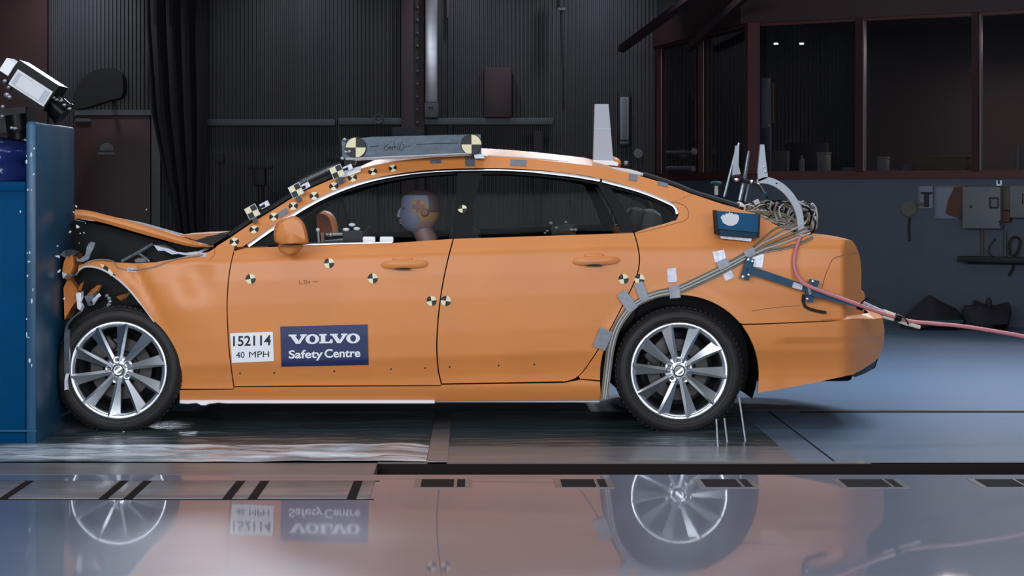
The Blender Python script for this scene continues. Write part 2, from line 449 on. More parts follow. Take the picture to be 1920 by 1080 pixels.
struct('pillar_1', MB().bb(*BX(752, 796, -60, 700, YW-.14, .14), .005), 'red_dark')
struct('trim_17', MB().bb(*BX(778, 784, -60, 700, YW-.17, .03)), 'dark_prop')
hx = MB()
for k in range(14): hx.ball(P(783, -10+k*24, YW-.18), .02, 6, 4)
hx.build('rivet', 'rail_grey', bpy.data.objects['trim_17'])
struct('trim_18', MB().bb(*BX(840, 848, -60, 700, YW-.05, .05)), 'wall_dark')

# tall black curtain gathered low down
def curtain():
    rows = []
    for z, l, r_ in ((6.0, 276, 386), (4, 272, 386), (3.2, 274, 385), (2.2, 284, 385), (1.7, 300, 384), (1.2, 318, 380), (.95, 326, 379), (.6, 330, 386), (.2, 328, 392), (0.0, 326, 394)):
        row = []
        for k in range(49):
            t = k/48; p = P(lerp(l, r_, t), 0, YW-.45)
            row.append(Vector((p.x, YW-.45+.07*sin(t*26+.4*sin(z*2)), z)))
        rows.append(row)
    o = MB().grid(rows).build('curtain', 'curtain')
    sm_ = o.modifiers.new('thick', 'SOLIDIFY'); sm_.thickness = .02
    return tag(o, 'tall black curtain drawn in towards the bottom, right of the red door', 'curtain')
curtain()
t = thing('wall_lamp', 'big dark rounded lamp housing hanging on the pale wall above the red door', 'lamp', P(180, 200, YW-.6))
prof_l = [(.02, -.62), (.16, -.6), (.27, -.48), (.30, -.25), (.31, -.02), (.27, .0), (.0, .0)]
m = MB(); vs = []
poly = c2([(134, 196), (142, 168), (160, 142), (185, 129), (215, 129), (228, 140), (231, 165), (226, 182), (205, 188), (185, 194), (160, 202), (140, 205)], 4)
m.prism(poly, YW-.62, .25); m.build('housing', 'dark_prop', t, 20)
MB().tube([P(200, 150, YW-.4), P(205, 140, YW)], .025).build('bracket', 'dark_prop', t)
t = thing('steel_duct', 'shiny steel vertical duct running down the back wall to the pale rail', 'duct', P(809, 220, YW-.3))
MB().bb(*BX(797, 821, -60, 192, YW-.3, .2), .01).build('shaft', 'duct', t)
MB().bb(*BX(796, 822, 192, 221, YW-.31, .22), .012).build('end_box', 'rail_grey', t)
MB().bb(*BX(803, 813, 200, 203, YW-.32, .02)).build('slot', 'black', t)
tag(MB().bb(*BX(909, 959, 126, 220, YW-.2, .2), .01).build('wall_cabinet', 'red_dark'), 'dark red tall cabinet standing on the pale rail of the back wall', 'cabinet')
tag(MB().bb(*BX(838, 842, -40, 34, YW-.2, .05)).build('wall_strip', 'red_dark'), 'thin dark red strip hanging from above on the back wall right of the duct', 'strip')
t = thing('hanging_microphone', 'dark microphone head on a thin cable hanging down the back wall', 'microphone', P(1053, 12, YW-.4))
MB().cyl(P(1052, -40, YW-.4), P(1052, 14, YW-.4), .045).build('head', 'dark_prop', t)
MB().bb(*BX(1047, 1060, 14, 19, YW-.44, .08)).build('collar', 'rail_grey', t)
MB().tube([P(1053, 18, YW-.4), P(1054, 110, YW-.38), P(1057, 208, YW-.36)], .012).build('cable', 'dark_prop', t)
def stand(px, top, bot, Y, label, build):
    t = thing('camera_tripod' if build != 'box' else 'light_stand', label, 'tripod' if build != 'box' else 'stand', P(px, 350, Y)); t.location.z = 0
    def hz(py): return P(px, py, Y).z
    cx = P(px, 0, Y).x
    if build == 'box':
        MB().cyl((cx, Y, .02), (cx, Y, hz(bot)), .014, 8).build('pole', 'dark_prop', t)
        MB().box((cx, Y, hz((top+bot)/2)), (.10, .10, hz(top)-hz(bot)), None, .01).build('head', 'dark_prop', t)
    else:
        h = hz(bot)
        MB().box((cx, Y, hz(top)-.02), (.26, .12, .035), None, .008).box((cx-.01, Y, hz(top)-.13), (.13, .14, .2), None, .02).build('camera', 'dark_prop', t)
        MB().cyl((cx, Y, h-.3), (cx, Y, hz(top)-.2), .035, 10).build('column', 'dark_prop', t)
        MB().cyl((cx+.04, Y, hz(top)-.18), (cx+.22, Y, hz(top)-.42), .01, 6).build('pan_handle', 'dark_prop', t)
    for k in range(3):
        a = k*2*pi/3+.5; zt = hz(bot)-.1 if build != 'box' else .35
        MB().cyl((cx, Y, zt), (cx+.35*cos(a), Y+.35*sin(a), .0), .016, 6).build('leg', 'dark_prop', t)
stand(412, 288, 306, YW-1.2, 'small dark box on a thin pole in front of the ribbed wall', 'box')
stand(489, 310, 352, YW-1.6, 'dark camera tripod with slanting handle behind the windscreen of the car', 'cam')
stand(635, 296, 330, YW-1.6, 'dark camera tripod just behind the left end of the roof beam', 'cam')
t = thing('round_sensor', 'small pale ring shaped sensor on a short stem in front of the rail', 'sensor', P(708, 260, YW-.6)); t.location.z = 0
c = P(709, 222, YW-.6)
MB().lathe([(.03, 0), (.06, -.01), (.065, .03), (.02, .05)], c, 'Y', 20).build('ring', 'rail_grey', t)
MB().cyl((c.x, c.y, 0), (c.x, c.y, c.z-.06), .012, 8).build('stem', 'dark_prop', t)
tag(MB().bb(*BX(735, 795, 238, 300, YW-.5, .3), .01).build('equipment_case', 'wall_dark'), 'dark equipment case behind the roof beam of the car', 'case')
bpy.data.objects['equipment_case'].location.z = 0
tag(MB().bb(*BX(1000, 1018, 246, 700, YW-.7, .15), .01).build('dark_post', 'dark_prop'), 'dark post standing before the back wall, left of the white roof fin', 'post')

# ------------------------------------------------------------------ setting: control room
A0 = Vector((2.61*1.06, 18*1.06-DIST, 0)); SD = Vector((-.187, .982, 0)); FD = Vector((.843, -.538, 0))
SN = Vector((-.982, -.187, 0)); FN = Vector((-.538, -.843, 0))      # outward normals
def cr(o, d, n, u, z, out): return o+d*u+n*out+Vector((0, 0, z))
def slab(mb, d, n, u0, u1, z0, z1, out0, out1):
    vs = [cr(A0, d, n, u, z, q) for q in (out0, out1) for (u, z) in ((u0, z0), (u1, z0), (u1, z1), (u0, z1))]
    return mb.add(vs, [[0, 1, 2, 3], [7, 6, 5, 4], [0, 4, 5, 1], [1, 5, 6, 2], [2, 6, 7, 3], [3, 7, 4, 0]])
ZS, ZT, UF, US = 1.45, 2.985, 5.2, 4.6
wc = MB(); slab(wc, SD, SN, -.0, US, 0, ZS-.04, -.12, 0); slab(wc, FD, FN, 0, UF, 0, ZS-.04, -.12, 0)
struct('wall_control_room', wc, 'wall_blue')
tr = MB()
for d, n, u1 in ((SD, SN, US), (FD, FN, UF)):
    slab(tr, d, n, -.03, u1, ZS-.05, ZS+.015, -.16, .04)
struct('trim_19', tr, 'red_frame')
tr = MB()
for d, n, u1 in ((SD, SN, US), (FD, FN, UF)):
    slab(tr, d, n, -.03, u1, ZT, ZT+.34, -.16, .05)
struct('trim_20', tr, 'red_dark')
up = MB(); slab(up, SD, SN, 0, US, ZT+.34, 6.5, -.15, .01); slab(up, FD, FN, 0, UF, ZT+.34, 6.5, -.15, .01)
struct('wall_upper', up, 'wall_dark')
def u_at(px, d):                                                # where a vertical line of the photograph meets the front or side wall
    k = (px-VX)/FPX; return (k*(A0.y+DIST)-A0.x)/(d.x-k*d.y)
n_w = 1
for d, n, pxs, u1 in ((SD, SN, (1405, 1312, 1234, 1172), US), (FD, FN, (1405, 1612, 1830), UF)):
    us = [u_at(p, d) for p in pxs]+[u1]
    for i in range(len(us)-1):
        a, b = min(us[i:i+2]), max(us[i:i+2])
        if b-a < .1: continue
        mb = MB()
        for u in (a, b): slab(mb, d, n, u-.035, u+.035, ZS, ZT, -.10, .03)
        slab(mb, d, n, a, b, ZS, ZS+.03, -.08, .02); slab(mb, d, n, a, b, ZT-.03, ZT, -.08, .02)
        o = struct('window_%d' % n_w, mb, 'red_frame'); n_w += 1
        g = MB(); slab(g, d, n, a+.035, b-.035, ZS+.03, ZT-.03, -.05, -.04); g.build('pane', 'window_glass', o)
        g = MB(); e = a if d is FD else b
        slab(g, d, n, e+.05*(1 if d is FD else -1)-.007, e+.05*(1 if d is FD else -1)+.007, ZS+.03, ZT-.03, -.03, .032 if d is FD else -.02); g.build('edge_strip', 'pale_edge', o)
ir = MB(); slab(ir, FD, FN, .1, UF+2, 0, 3.2, -2.9, -2.8); struct('wall_inner', ir, 'room_brown')
ic = MB(); slab(ic, FD, FN, 0, UF, ZT+.1, ZT+.2, -2.9, -.12); struct('ceiling_control_room', ic, 'room_brown')
lg = MB(); slab(lg, FD, FN, .05, UF, ZS-.06, ZS-.005, -.75, -.16); struct('trim_21', lg, 'room_brown')
bm_ = MB()
for a, b in (((1165, 92), (1330, -30)), ((1290, 92), (1400, -10))):
    bm_.tube([P(*a, 10.6), P(*b, 8.0)], .05, 4)
struct('beam_1', bm_, 'red_dark')
# things standing on the ledge behind the panes
def on_ledge(px, depth_in): 
    o = A0+FN*(-depth_in); k = (px-VX)/FPX; u = (k*(o.y+DIST)-o.x)/(FD.x-k*FD.y); q = o+FD*u; q.z = ZS-.004; return q
FR = Matrix.Rotation(math.atan2(FD.y, FD.x), 3, 'Z')
def ledge_box(name, label, cat, px0, px1, h, dep, m, lid=None):
    a, b = on_ledge(px0, .35), on_ledge(px1, .35); c = (a+b)/2
    t = thing(name, label, cat, c)
    MB().box(c+Vector((0, 0, h/2)), ((b-a).length, dep, h), FR, .004).build('body', m, t)
    MB().box(c+Vector((0, 0, h-.004)), ((b-a).length+.01, dep+.01, .02), FR, .003).build('lid' if not lid else lid, m, t)
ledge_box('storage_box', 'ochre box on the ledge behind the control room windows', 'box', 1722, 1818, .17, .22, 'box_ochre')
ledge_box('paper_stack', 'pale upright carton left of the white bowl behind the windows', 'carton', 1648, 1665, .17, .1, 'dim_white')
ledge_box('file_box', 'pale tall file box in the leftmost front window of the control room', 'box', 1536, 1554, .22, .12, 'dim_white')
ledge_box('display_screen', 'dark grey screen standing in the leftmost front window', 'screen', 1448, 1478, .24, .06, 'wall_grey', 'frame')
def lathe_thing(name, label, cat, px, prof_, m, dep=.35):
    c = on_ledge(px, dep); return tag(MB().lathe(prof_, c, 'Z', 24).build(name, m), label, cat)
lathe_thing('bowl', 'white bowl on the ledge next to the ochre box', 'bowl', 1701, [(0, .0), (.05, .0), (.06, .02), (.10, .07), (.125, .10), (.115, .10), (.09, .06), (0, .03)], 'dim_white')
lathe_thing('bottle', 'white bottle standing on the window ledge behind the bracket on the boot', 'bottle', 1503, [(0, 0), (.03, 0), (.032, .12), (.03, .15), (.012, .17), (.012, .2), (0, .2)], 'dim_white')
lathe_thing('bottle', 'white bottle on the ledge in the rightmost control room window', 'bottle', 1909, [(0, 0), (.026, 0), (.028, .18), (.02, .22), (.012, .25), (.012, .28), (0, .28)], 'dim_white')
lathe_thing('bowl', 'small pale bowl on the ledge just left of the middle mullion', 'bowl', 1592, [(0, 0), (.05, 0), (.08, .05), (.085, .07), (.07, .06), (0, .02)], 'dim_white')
t = thing('office_chair', 'dark office chair inside the control room behind the leftmost front window', 'chair', on_ledge(1520, 1.4)); c = t.location.copy(); c.z = 0; t.location.z = 0
MB().box(c+Vector((0, 0, .95)), (.5, .5, .09), FR, .03).build('seat', 'dark_prop', t)
MB().box(c+Vector((.0, .22, 1.55)), (.5, .08, .5), FR, .03).build('backrest', 'dark_prop', t)
MB().cyl(c, c+Vector((0, 0, .95)), .04).build('post', 'rail_grey', t)
MB().cyl(c, c+Vector((0, 0, .05)), .3, 10).build('base', 'dark_prop', t)
t = thing('signal_column', 'tall pale panel with small red lamp beside the corner of the control room', 'panel', on_ledge(1436, .5))
c = t.location.copy()
MB().box(c+Vector((0, 0, .75)), (.085, .05, .52), FR, .005).build('board', 'paper', t)
MB().box(c+Vector((0, 0, .25)), (.11, .04, .5), FR, .005).build('post', 'wall_blue', t)
MB().box(c+FR@Vector((.075, 0, .75)), (.025, .03, .42), FR, .003).build('strip', 'leather', t)
for px, lab in ((1455, 'first'), (1503, 'second')):
    c = on_ledge(px, 1.2); c.z = P(0, 82, c.y).z
    tag(MB().box(c, (.045, .03, .02), FR, .004).build('ceiling_spotlight', 'led'), 'tiny lit spotlight high in the control room, ' + ('next to the pale panel' if px < 1480 else 'further right of the pale panel'), 'light')
# the narrow pale lamp and bits on the side wall
t = thing('strip_lamp', 'narrow pale upright strip lamp just right of the white fin on the car roof', 'lamp', P(1170, 268, YW-.05))
MB().bb(*BX(1163, 1179, 182, 262, YW-.12, .08), .008).build('housing', 'paper', t)
MB().bb(*BX(1168, 1174, 184, 260, YW-.14, .04), .004).build('tube', 'cabinet', t)
MB().bb(*BX(1162, 1179, 264, 271, YW-.12, .08), .008).build('end_cap', 'rail_grey', t)
MB().bb(*BX(1160, 1182, 170, 275, YW-.05, .06), .004).build('back_box', 'dark_prop', t)
tag(MB().lathe([(0, -.01), (.055, 0), (.06, .03), (0, .04)], P(1197, 288, YW-.03), 'Y', 20).build('wall_button', 'dim_white'), 'small pale round knob on the back wall right of the white roof fin', 'knob')
def on_side(px, py, out):
    o = A0+SN*out; k = (px-VX)/FPX; u = (k*(o.y+DIST)-o.x)/(SD.x-k*SD.y); q = o+SD*u; q.z = CAMH-(py-VY)*(q.y+DIST)/FPX; return q
t = thing('towel_rail', 'pale rail with a knobbed end in the side window of the control room', 'rail', on_side(1280, 285, .06))
MB().cyl(on_side(1250, 286, .06), on_side(1304, 286, .06), .022, 8).build('bar', 'rail_grey', t)
MB().ball(on_side(1302, 284, .06), .04).build('end_knob', 'dim_white', t)
MB().cyl(on_side(1252, 316, .06), on_side(1300, 316, .06), .03, 8).build('lower_bar', 'rail_grey', t)
# things fixed to the blue-grey wall (front wall of the control room)
def on_front(px, out): 
    o = A0+FN*out; k = (px-VX)/FPX; u = (k*(o.y+DIST)-o.x)/(FD.x-k*FD.y); return o+FD*u
def wz(py, q): return CAMH-(py-VY)*(q.y+DIST)/FPX
def wbox(mb, px0, px1, py0, py1, out0, out1, bev=.004):
    a, b = on_front(px0, out0), on_front(px1, out0); z0, z1 = wz(py1, (a+b)/2), wz(py0, (a+b)/2)
    c = (a+b)/2+FN*((out1-out0)/2); c.z = (z0+z1)/2
    return mb.box(c, ((b-a).length, abs(out1-out0), abs(z1-z0)), FR, bev)
def wp(px, py, out): q = on_front(px, out); q.z = wz(py, q); return q
t = thing('hanging_paddle', 'round brown paddle hanging by its stem on the blue-grey wall', 'paddle', wp(1704, 390, .02))
MB().tube([wp(1704, 391, .01), wp(1704, 391, .05)], [.075, .075], 22).build('disc', 'wood', t)
MB().tube([wp(1706, 408, .03), wp(1704, 425, .03), wp(1705, 452, .03)], .012, 6).build('handle', 'dark_prop', t)
hk = MB(); wbox(hk, 1718, 1733, 380, 386, .0, .03); hk.build('hook', 'wood', t)
t = thing('wall_holder', 'small pale framed holder on the wall right of the round paddle', 'holder', wp(1737, 370, 0))
m = MB(); wbox(m, 1723, 1750, 349, 391, 0, .02); m.build('board', 'paper', t)
m = MB(); wbox(m, 1734, 1742, 362, 388, .02, .045); wbox(m, 1728, 1748, 360, 364, .02, .04); m.build('bracket', 'wall_dark', t)
m = MB(); wbox(m, 1722, 1725, 349, 391, 0, .03); m.build('edge', 'dim_white', t)
t = thing('notice_board', 'pale notice board on the wall partly behind a brown apron', 'board', wp(1780, 380, 0))
m = MB(); wbox(m, 1754, 1812, 349, 410, 0, .02); m.build('board', 'paper', t)
m = MB(); wbox(m, 1753, 1756, 348, 411, 0, .028); wbox(m, 1753, 1812, 348, 351, 0, .028); m.build('frame', 'cabinet', t)
t = thing('leather_apron', 'brown leather apron hanging over the notice board', 'apron', wp(1795, 380, .05))
def wpoly(mb, pts, out0, out1):
    a = [wp(x, y, out1) for x, y in pts]; b = [wp(x, y, out0) for x, y in pts]; n = len(a)
    return mb.add(a+b, [list(range(n)), [n+i for i in range(n)][::-1]]+[[i, n+i, n+(i+1) % n, (i+1) % n] for i in range(n)])
wpoly(MB(), [(1790, 350), (1809, 349), (1809, 408), (1800, 410), (1773, 400), (1778, 375)], .03, .06).build('panel', 'leather', t, 20)
wpoly(MB(), [(1806, 360), (1810, 356), (1802, 408), (1797, 410)], .06, .075).build('strap', 'red_door', t, 20)
t = thing('control_cabinet', 'pale grey control cabinet marked 1 on the blue-grey wall', 'cabinet', wp(1847, 390, 0))
m = MB(); wbox(m, 1813, 1884, 350, 428, 0, .14, .006); m.build('case', 'cabinet', t)
m = MB(); wbox(m, 1855, 1873, 370, 391, .14, .15); m.build('window_frame', 'wall_dark', t)
m = MB(); wbox(m, 1858, 1870, 373, 388, .148, .153); m.build('window', 'cabinet', t)
m = MB(); wbox(m, 1819, 1822, 385, 390, .14, .155); m.build('lock', 'dark_prop', t)
m = MB(); wbox(m, 1874, 1877, 413, 423, .14, .143, 0); wpoly(m, [(1871.5, 416), (1875, 412.5), (1875, 415), (1872, 417.5)], .14, .143); m.build('numeral', 'ink', t)
m = MB(); wbox(m, 1837, 1856, 354, 357, .14, .142, 0); m.build('name_strip', 'dim_white', t)
t = thing('side_cabinet', 'pale grey cabinet at the right edge of the picture, half out of view', 'cabinet', wp(1912, 380, 0))
m = MB(); wbox(m, 1900, 1950, 348, 408, 0, .12, .006); m.build('case', 'cabinet', t)
m = MB(); wbox(m, 1917, 1919, 362, 382, .12, .13); m.build('handle', 'black', t)
t = thing('fuse_box', 'slim box with dark red lower half between the two cabinets', 'box', wp(1892, 380, 0))
m = MB(); wbox(m, 1885, 1898, 352, 394, 0, .08); m.build('case', 'wood', t)
m = MB(); wbox(m, 1885, 1898, 395, 416, 0, .09); m.build('socket', 'leather', t)
t = thing('lamp_glint', 'small white u-shape imitating a lamp glint above the control cabinet', 'hook', wp(1875, 343, .05))
m = MB(); wbox(m, 1869, 1871.5, 338, 347, .04, .06, .002); wbox(m, 1869, 1878, 345, 348.5, .04, .06, .002); wbox(m, 1876, 1879.5, 338, 348, .04, .06, .002); m.build('hook', 'glint', t)  # glint of a lamp modelled as a pale u-shape
t = thing('wall_shelf', 'dark shelf bar on the wall under the control cabinet', 'shelf', wp(1865, 486, 0))
m = MB(); wbox(m, 1807, 1960, 481, 491, 0, .2, .006); m.build('board', 'dark_prop', t)
m = MB(); wbox(m, 1815, 1950, 491, 496, 0, .03, .004); m.build('bracket', 'wall_dark', t)
tag(MB().tube([wp(1841, 430, .05), wp(1841, 455, .05), wp(1842, 481, .06)], .012, 6).build('conduit', 'wood'), 'dark conduit with pale top running from the cabinet down to the shelf', 'conduit')
tag(MB().tube([wp(1885, 430, .05), wp(1884, 460, .05), wp(1884, 481, .06)], .014, 6).build('conduit', 'rail_grey'), 'pale conduit at the right side below the control cabinet', 'conduit')
tag(MB().tube(crv([wp(1866, 448, .05), wp(1856, 462, .06), wp(1854, 474, .08), wp(1862, 482, .1)]), .006, 6).build('loose_cable', 'dark_prop'), 'thin bent cable rising from the shelf between the two conduits', 'cable')
tag(MB().tube(crv([wp(1894, 478, .08), wp(1893, 455, .06), wp(1903, 444, .05), wp(1913, 452, .05), wp(1908, 472, .07), wp(1900, 480, .1)]), .012, 6).build('cable_loop', 'dark_prop'), 'dark cable looped on the wall over the right part of the shelf', 'cable')
tag(MB().tube([wp(1902, 493, .03), wp(1899, 505, .03), wp(1892, 517, .03)], .014, 6).build('dangling_cable', 'dark_prop'), 'short dark cable end dangling below the shelf', 'cable')
# bags on the floor by the wall
def bag(name, label, pts, m, Y, t_):
    o = thing(name, label, 'bag', P(pts[0][0], pts[0][1], Y))
    n = len(pts); mb = MB(); rings = []
    cx = sum(p[0] for p in pts)/n; cy = max(p[1] for p in pts)
    for k in range(7):
        a = -1+2*k/6; s = math.sqrt(max(.06, 1-abs(a)**2.5))
        rings.append([P(lerp(cx, x, .55+.45*s), lerp(cy, y, s), Y)+Vector((0, a*t_/2, 0)) for x, y in pts])
    mb.grid([r+[r[0]] for r in rings]); mb.build('body', m, o, 60); return o
b = bag('bag', 'dark pointed bag slumped on the floor against the blue-grey wall', [(1690, 615), (1692, 602), (1712, 582), (1738, 556), (1744, 553), (1768, 567), (1790, 577), (1800, 590), (1800, 615)], 'bag', FL(1740, 615).y, .5)
MB().box(P(1755, 603, FL(1740, 615).y-.26), (.5, .05, .035), None, .01).build('hem', 'bag_teal', b)
b = bag('bag', 'dark holdall with stand-up handles on the floor right of the pointed bag', [(1806, 617), (1806, 582), (1812, 572), (1826, 572), (1828, 562), (1846, 570), (1868, 572), (1890, 566), (1893, 578), (1886, 617)], 'bag', FL(1840, 617).y, .4)
MB().tube(crv([P(1826, 577, 7.2), P(1827, 565, 7.2), P(1842, 571, 7.2)]), .012).build('handle', 'bag', b)
MB().ball(P(1854, 568, 7.25), (.03, .03, .055)).build('strap_end', 'bag', b)

# ------------------------------------------------------------------ barrier
t = thing('crash_barrier', 'massive blue crash barrier with a tall steel plate, at the left edge', 'barrier', (-2.6, 0, 0))
XB = (68-VX)*9.55/FPX; XA = (48-VX)*9.55/FPX
MB().bb(-3.6, XA-.002, -.43, .62, 0, 1.345, .012).build('block', 'barrier_blue', t)
zt = CAMH+122*9.55/FPX
MB().bb(XA, XB, -.45, .47, 0, zt, .014).build('plate', 'barrier_plate', t)
m = MB(); m.bb(-3.6, XB+.003, -.456, .47, .07, .078); m.build('weld_seam', 'barrier_plate', t)
m = MB(); rnd = random.Random(4)
for k in range(18):
    z = rnd.uniform(.35, 1.6); m.ball((XA+rnd.uniform(-.0, .05), -.449, z), (rnd.uniform(.002, .008), .003, rnd.uniform(.003, .016)), 6, 4)
for k in range(7): m.ball((rnd.uniform(-2.6, XA), -.43, rnd.uniform(.02, 1.25)), (rnd.uniform(.002, .006), .003, rnd.uniform(.002, .007)), 6, 4)
tag(m.build('paint_chips', 'chip_white', t), kind='stuff')
m = MB(); m.bb(-3.6, XA-.002, -.44, .62, 1.30, 1.349, .006); m.build('top_strip', 'barrier_blue', t)
# glossy blue wrapped bundle on the block
rows = []
for j in range(15):
    v = j/14; row = []
    for k in range(31):
        u = k/30; a = 2*pi*k/30
        rx = .30*(1+.08*sin(3*a+j)); ry = .32
        sc = (1, 1.02, 1.0, .97, .95, .96, .98, 1, 1, .98, .94, .9, .85, .75, .2)[j]
        row.append(Vector((-2.62+rx*sc*cos(a)*(1+.05*noise.noise(Vector((cos(a)*2, sin(a)*2, v*5)))), .05+ry*sc*sin(a), 1.352+.225*v+.02*noise.noise(Vector((cos(a)*1.5, sin(a), v*4)))*(v > .05))))
    rows.append(row)
tag(MB().grid(rows).build('wrapped_bundle', 'blue_plastic', None, 70), 'glossy dark blue wrapped bundle lying on top of the barrier block', 'bundle')

# camera rig above the barrier
t = thing('film_camera', 'black camera with a pale label plate tilted down towards the car, above the barrier', 'camera', (-2.55, .0, 1.58))
ang = math.atan2(40, 62)                                       # tilt of the body in the side view
def cp(a, b, Y): 
    c = Vector((60, 166)); u = Vector((cos(ang), sin(ang))); v = Vector((-sin(ang), cos(ang)))
    q = c+u*a+v*b; return (q.x, q.y)
def cpoly(a0, a1, b0, b1): return [cp(a0, b0, 0), cp(a1, b0, 0), cp(a1, b1, 0), cp(a0, b1, 0)]
MB().prism(cpoly(-50, 40, -32, 24), -.10, .22).build('body', 'black_gloss', t, 20)
pl = MB().prism(cpoly(-42, 36, -16, 17), -.125, .02, .0).build('label_plate', 'offwhite', t, 20)
MB().prism(cpoly(-38, 32, -12, 13), -.128, .004).build('label_border', 'arm_grey', pl, 20)
MB().prism(cpoly(-30, 22, -11, 12), -.131, .005).build('label', 'offwhite', pl, 20)
MB().prism(cpoly(-72, -50, -24, 6), -.12, .16, .1).build('rear_block', 'white', t, 20)
a, b = P(*cp(40, 2, 0), .02), P(*cp(78, 8, 0), .02)
m = MB(); m.tube([a, lerp(a, b, .45), lerp(a, b, .46), lerp(a, b, .9), lerp(a, b, .91), b], [.055, .055, .065, .065, .072, .072], 24); m.build('lens', 'black_gloss', t, 30)
m = MB()
for (x, y) in ((100, 183), (106, 187), (114, 189), (120, 197), (130, 204)): m.ball(P(x, y, -.06), (.012, .012, .008), 8, 6)
m.build('lens_clamp', 'bare_metal', t)
MB().tube([P(30, 215, .0), P(36, 262, .0)], .06, 14).build('mount', 'black_gloss', t)
MB().prism([(40, 122), (62, 126), (92, 150), (92, 166), (40, 134)], .0, .1).build('hood', 'dark_trim', t, 20)
MB().prism([(-10, 205), (48, 200), (45, 245), (-10, 250)], -.02, .2).build('cradle', 'dark_trim', t, 20)
for (x, y, r_) in ((9, 152, .014), (16, 164, .012), (13, 178, .018), (18, 182, .014), (5, 200, .012), (4, 218, .012), (22, 240, .012), (28, 241, .012), (3, 268, .011)):
    MB().ball(P(x, y, -.12), (r_, r_, r_*.8), 10, 6).build('knob', 'bare_metal', t)
# ------------------------------------------------------------------ the car
car = thing('car', 'orange saloon car with crushed front end pressed against the blue barrier', 'car', (P(740, 0, 0).x, W/2, 0))
BOTH = (False, True)
# shared outline curves (traced on the side view)
CUT_F = c2([(441, 462), (431, 505), (426, 560), (427, 615), (431, 670), (439, 729)], 5)          # wing / front door
CUT_M = c2([(850, 448), (839, 490), (828, 545), (821, 605), (819, 655), (822, 695), (828, 721)], 5)  # front / rear door
CUT_R = c2([(1189, 437), (1196, 462), (1199, 492), (1191, 525), (1168, 572), (1136, 632), (1108, 676), (1084, 706), (1058, 716)], 5)
def sh(c, dx): return [(x+dx, y) for x, y in c]
BELT = [(468, 463.5), (520, 461), (580, 459), (660, 457), (735, 455), (848, 448)]
ARCH_R = [(1274+149*cos(R(a)), 702-149*sin(R(a))) for a in range(-14, 193, 5)]        # rear arch, right to left
ARCH_F = c2([(147, 507), (160, 500), (185, 503), (212, 517), (240, 541), (266, 573), (290, 606), (312, 640), (327, 676), (333, 704), (334, 729)], 4)
WING_TOP = [(443, 447), (425, 452), (400, 467), (392, 472), (355, 479), (325, 486), (290, 492), (250, 494), (215, 492), (190, 489), (165, 491), (147, 498)]
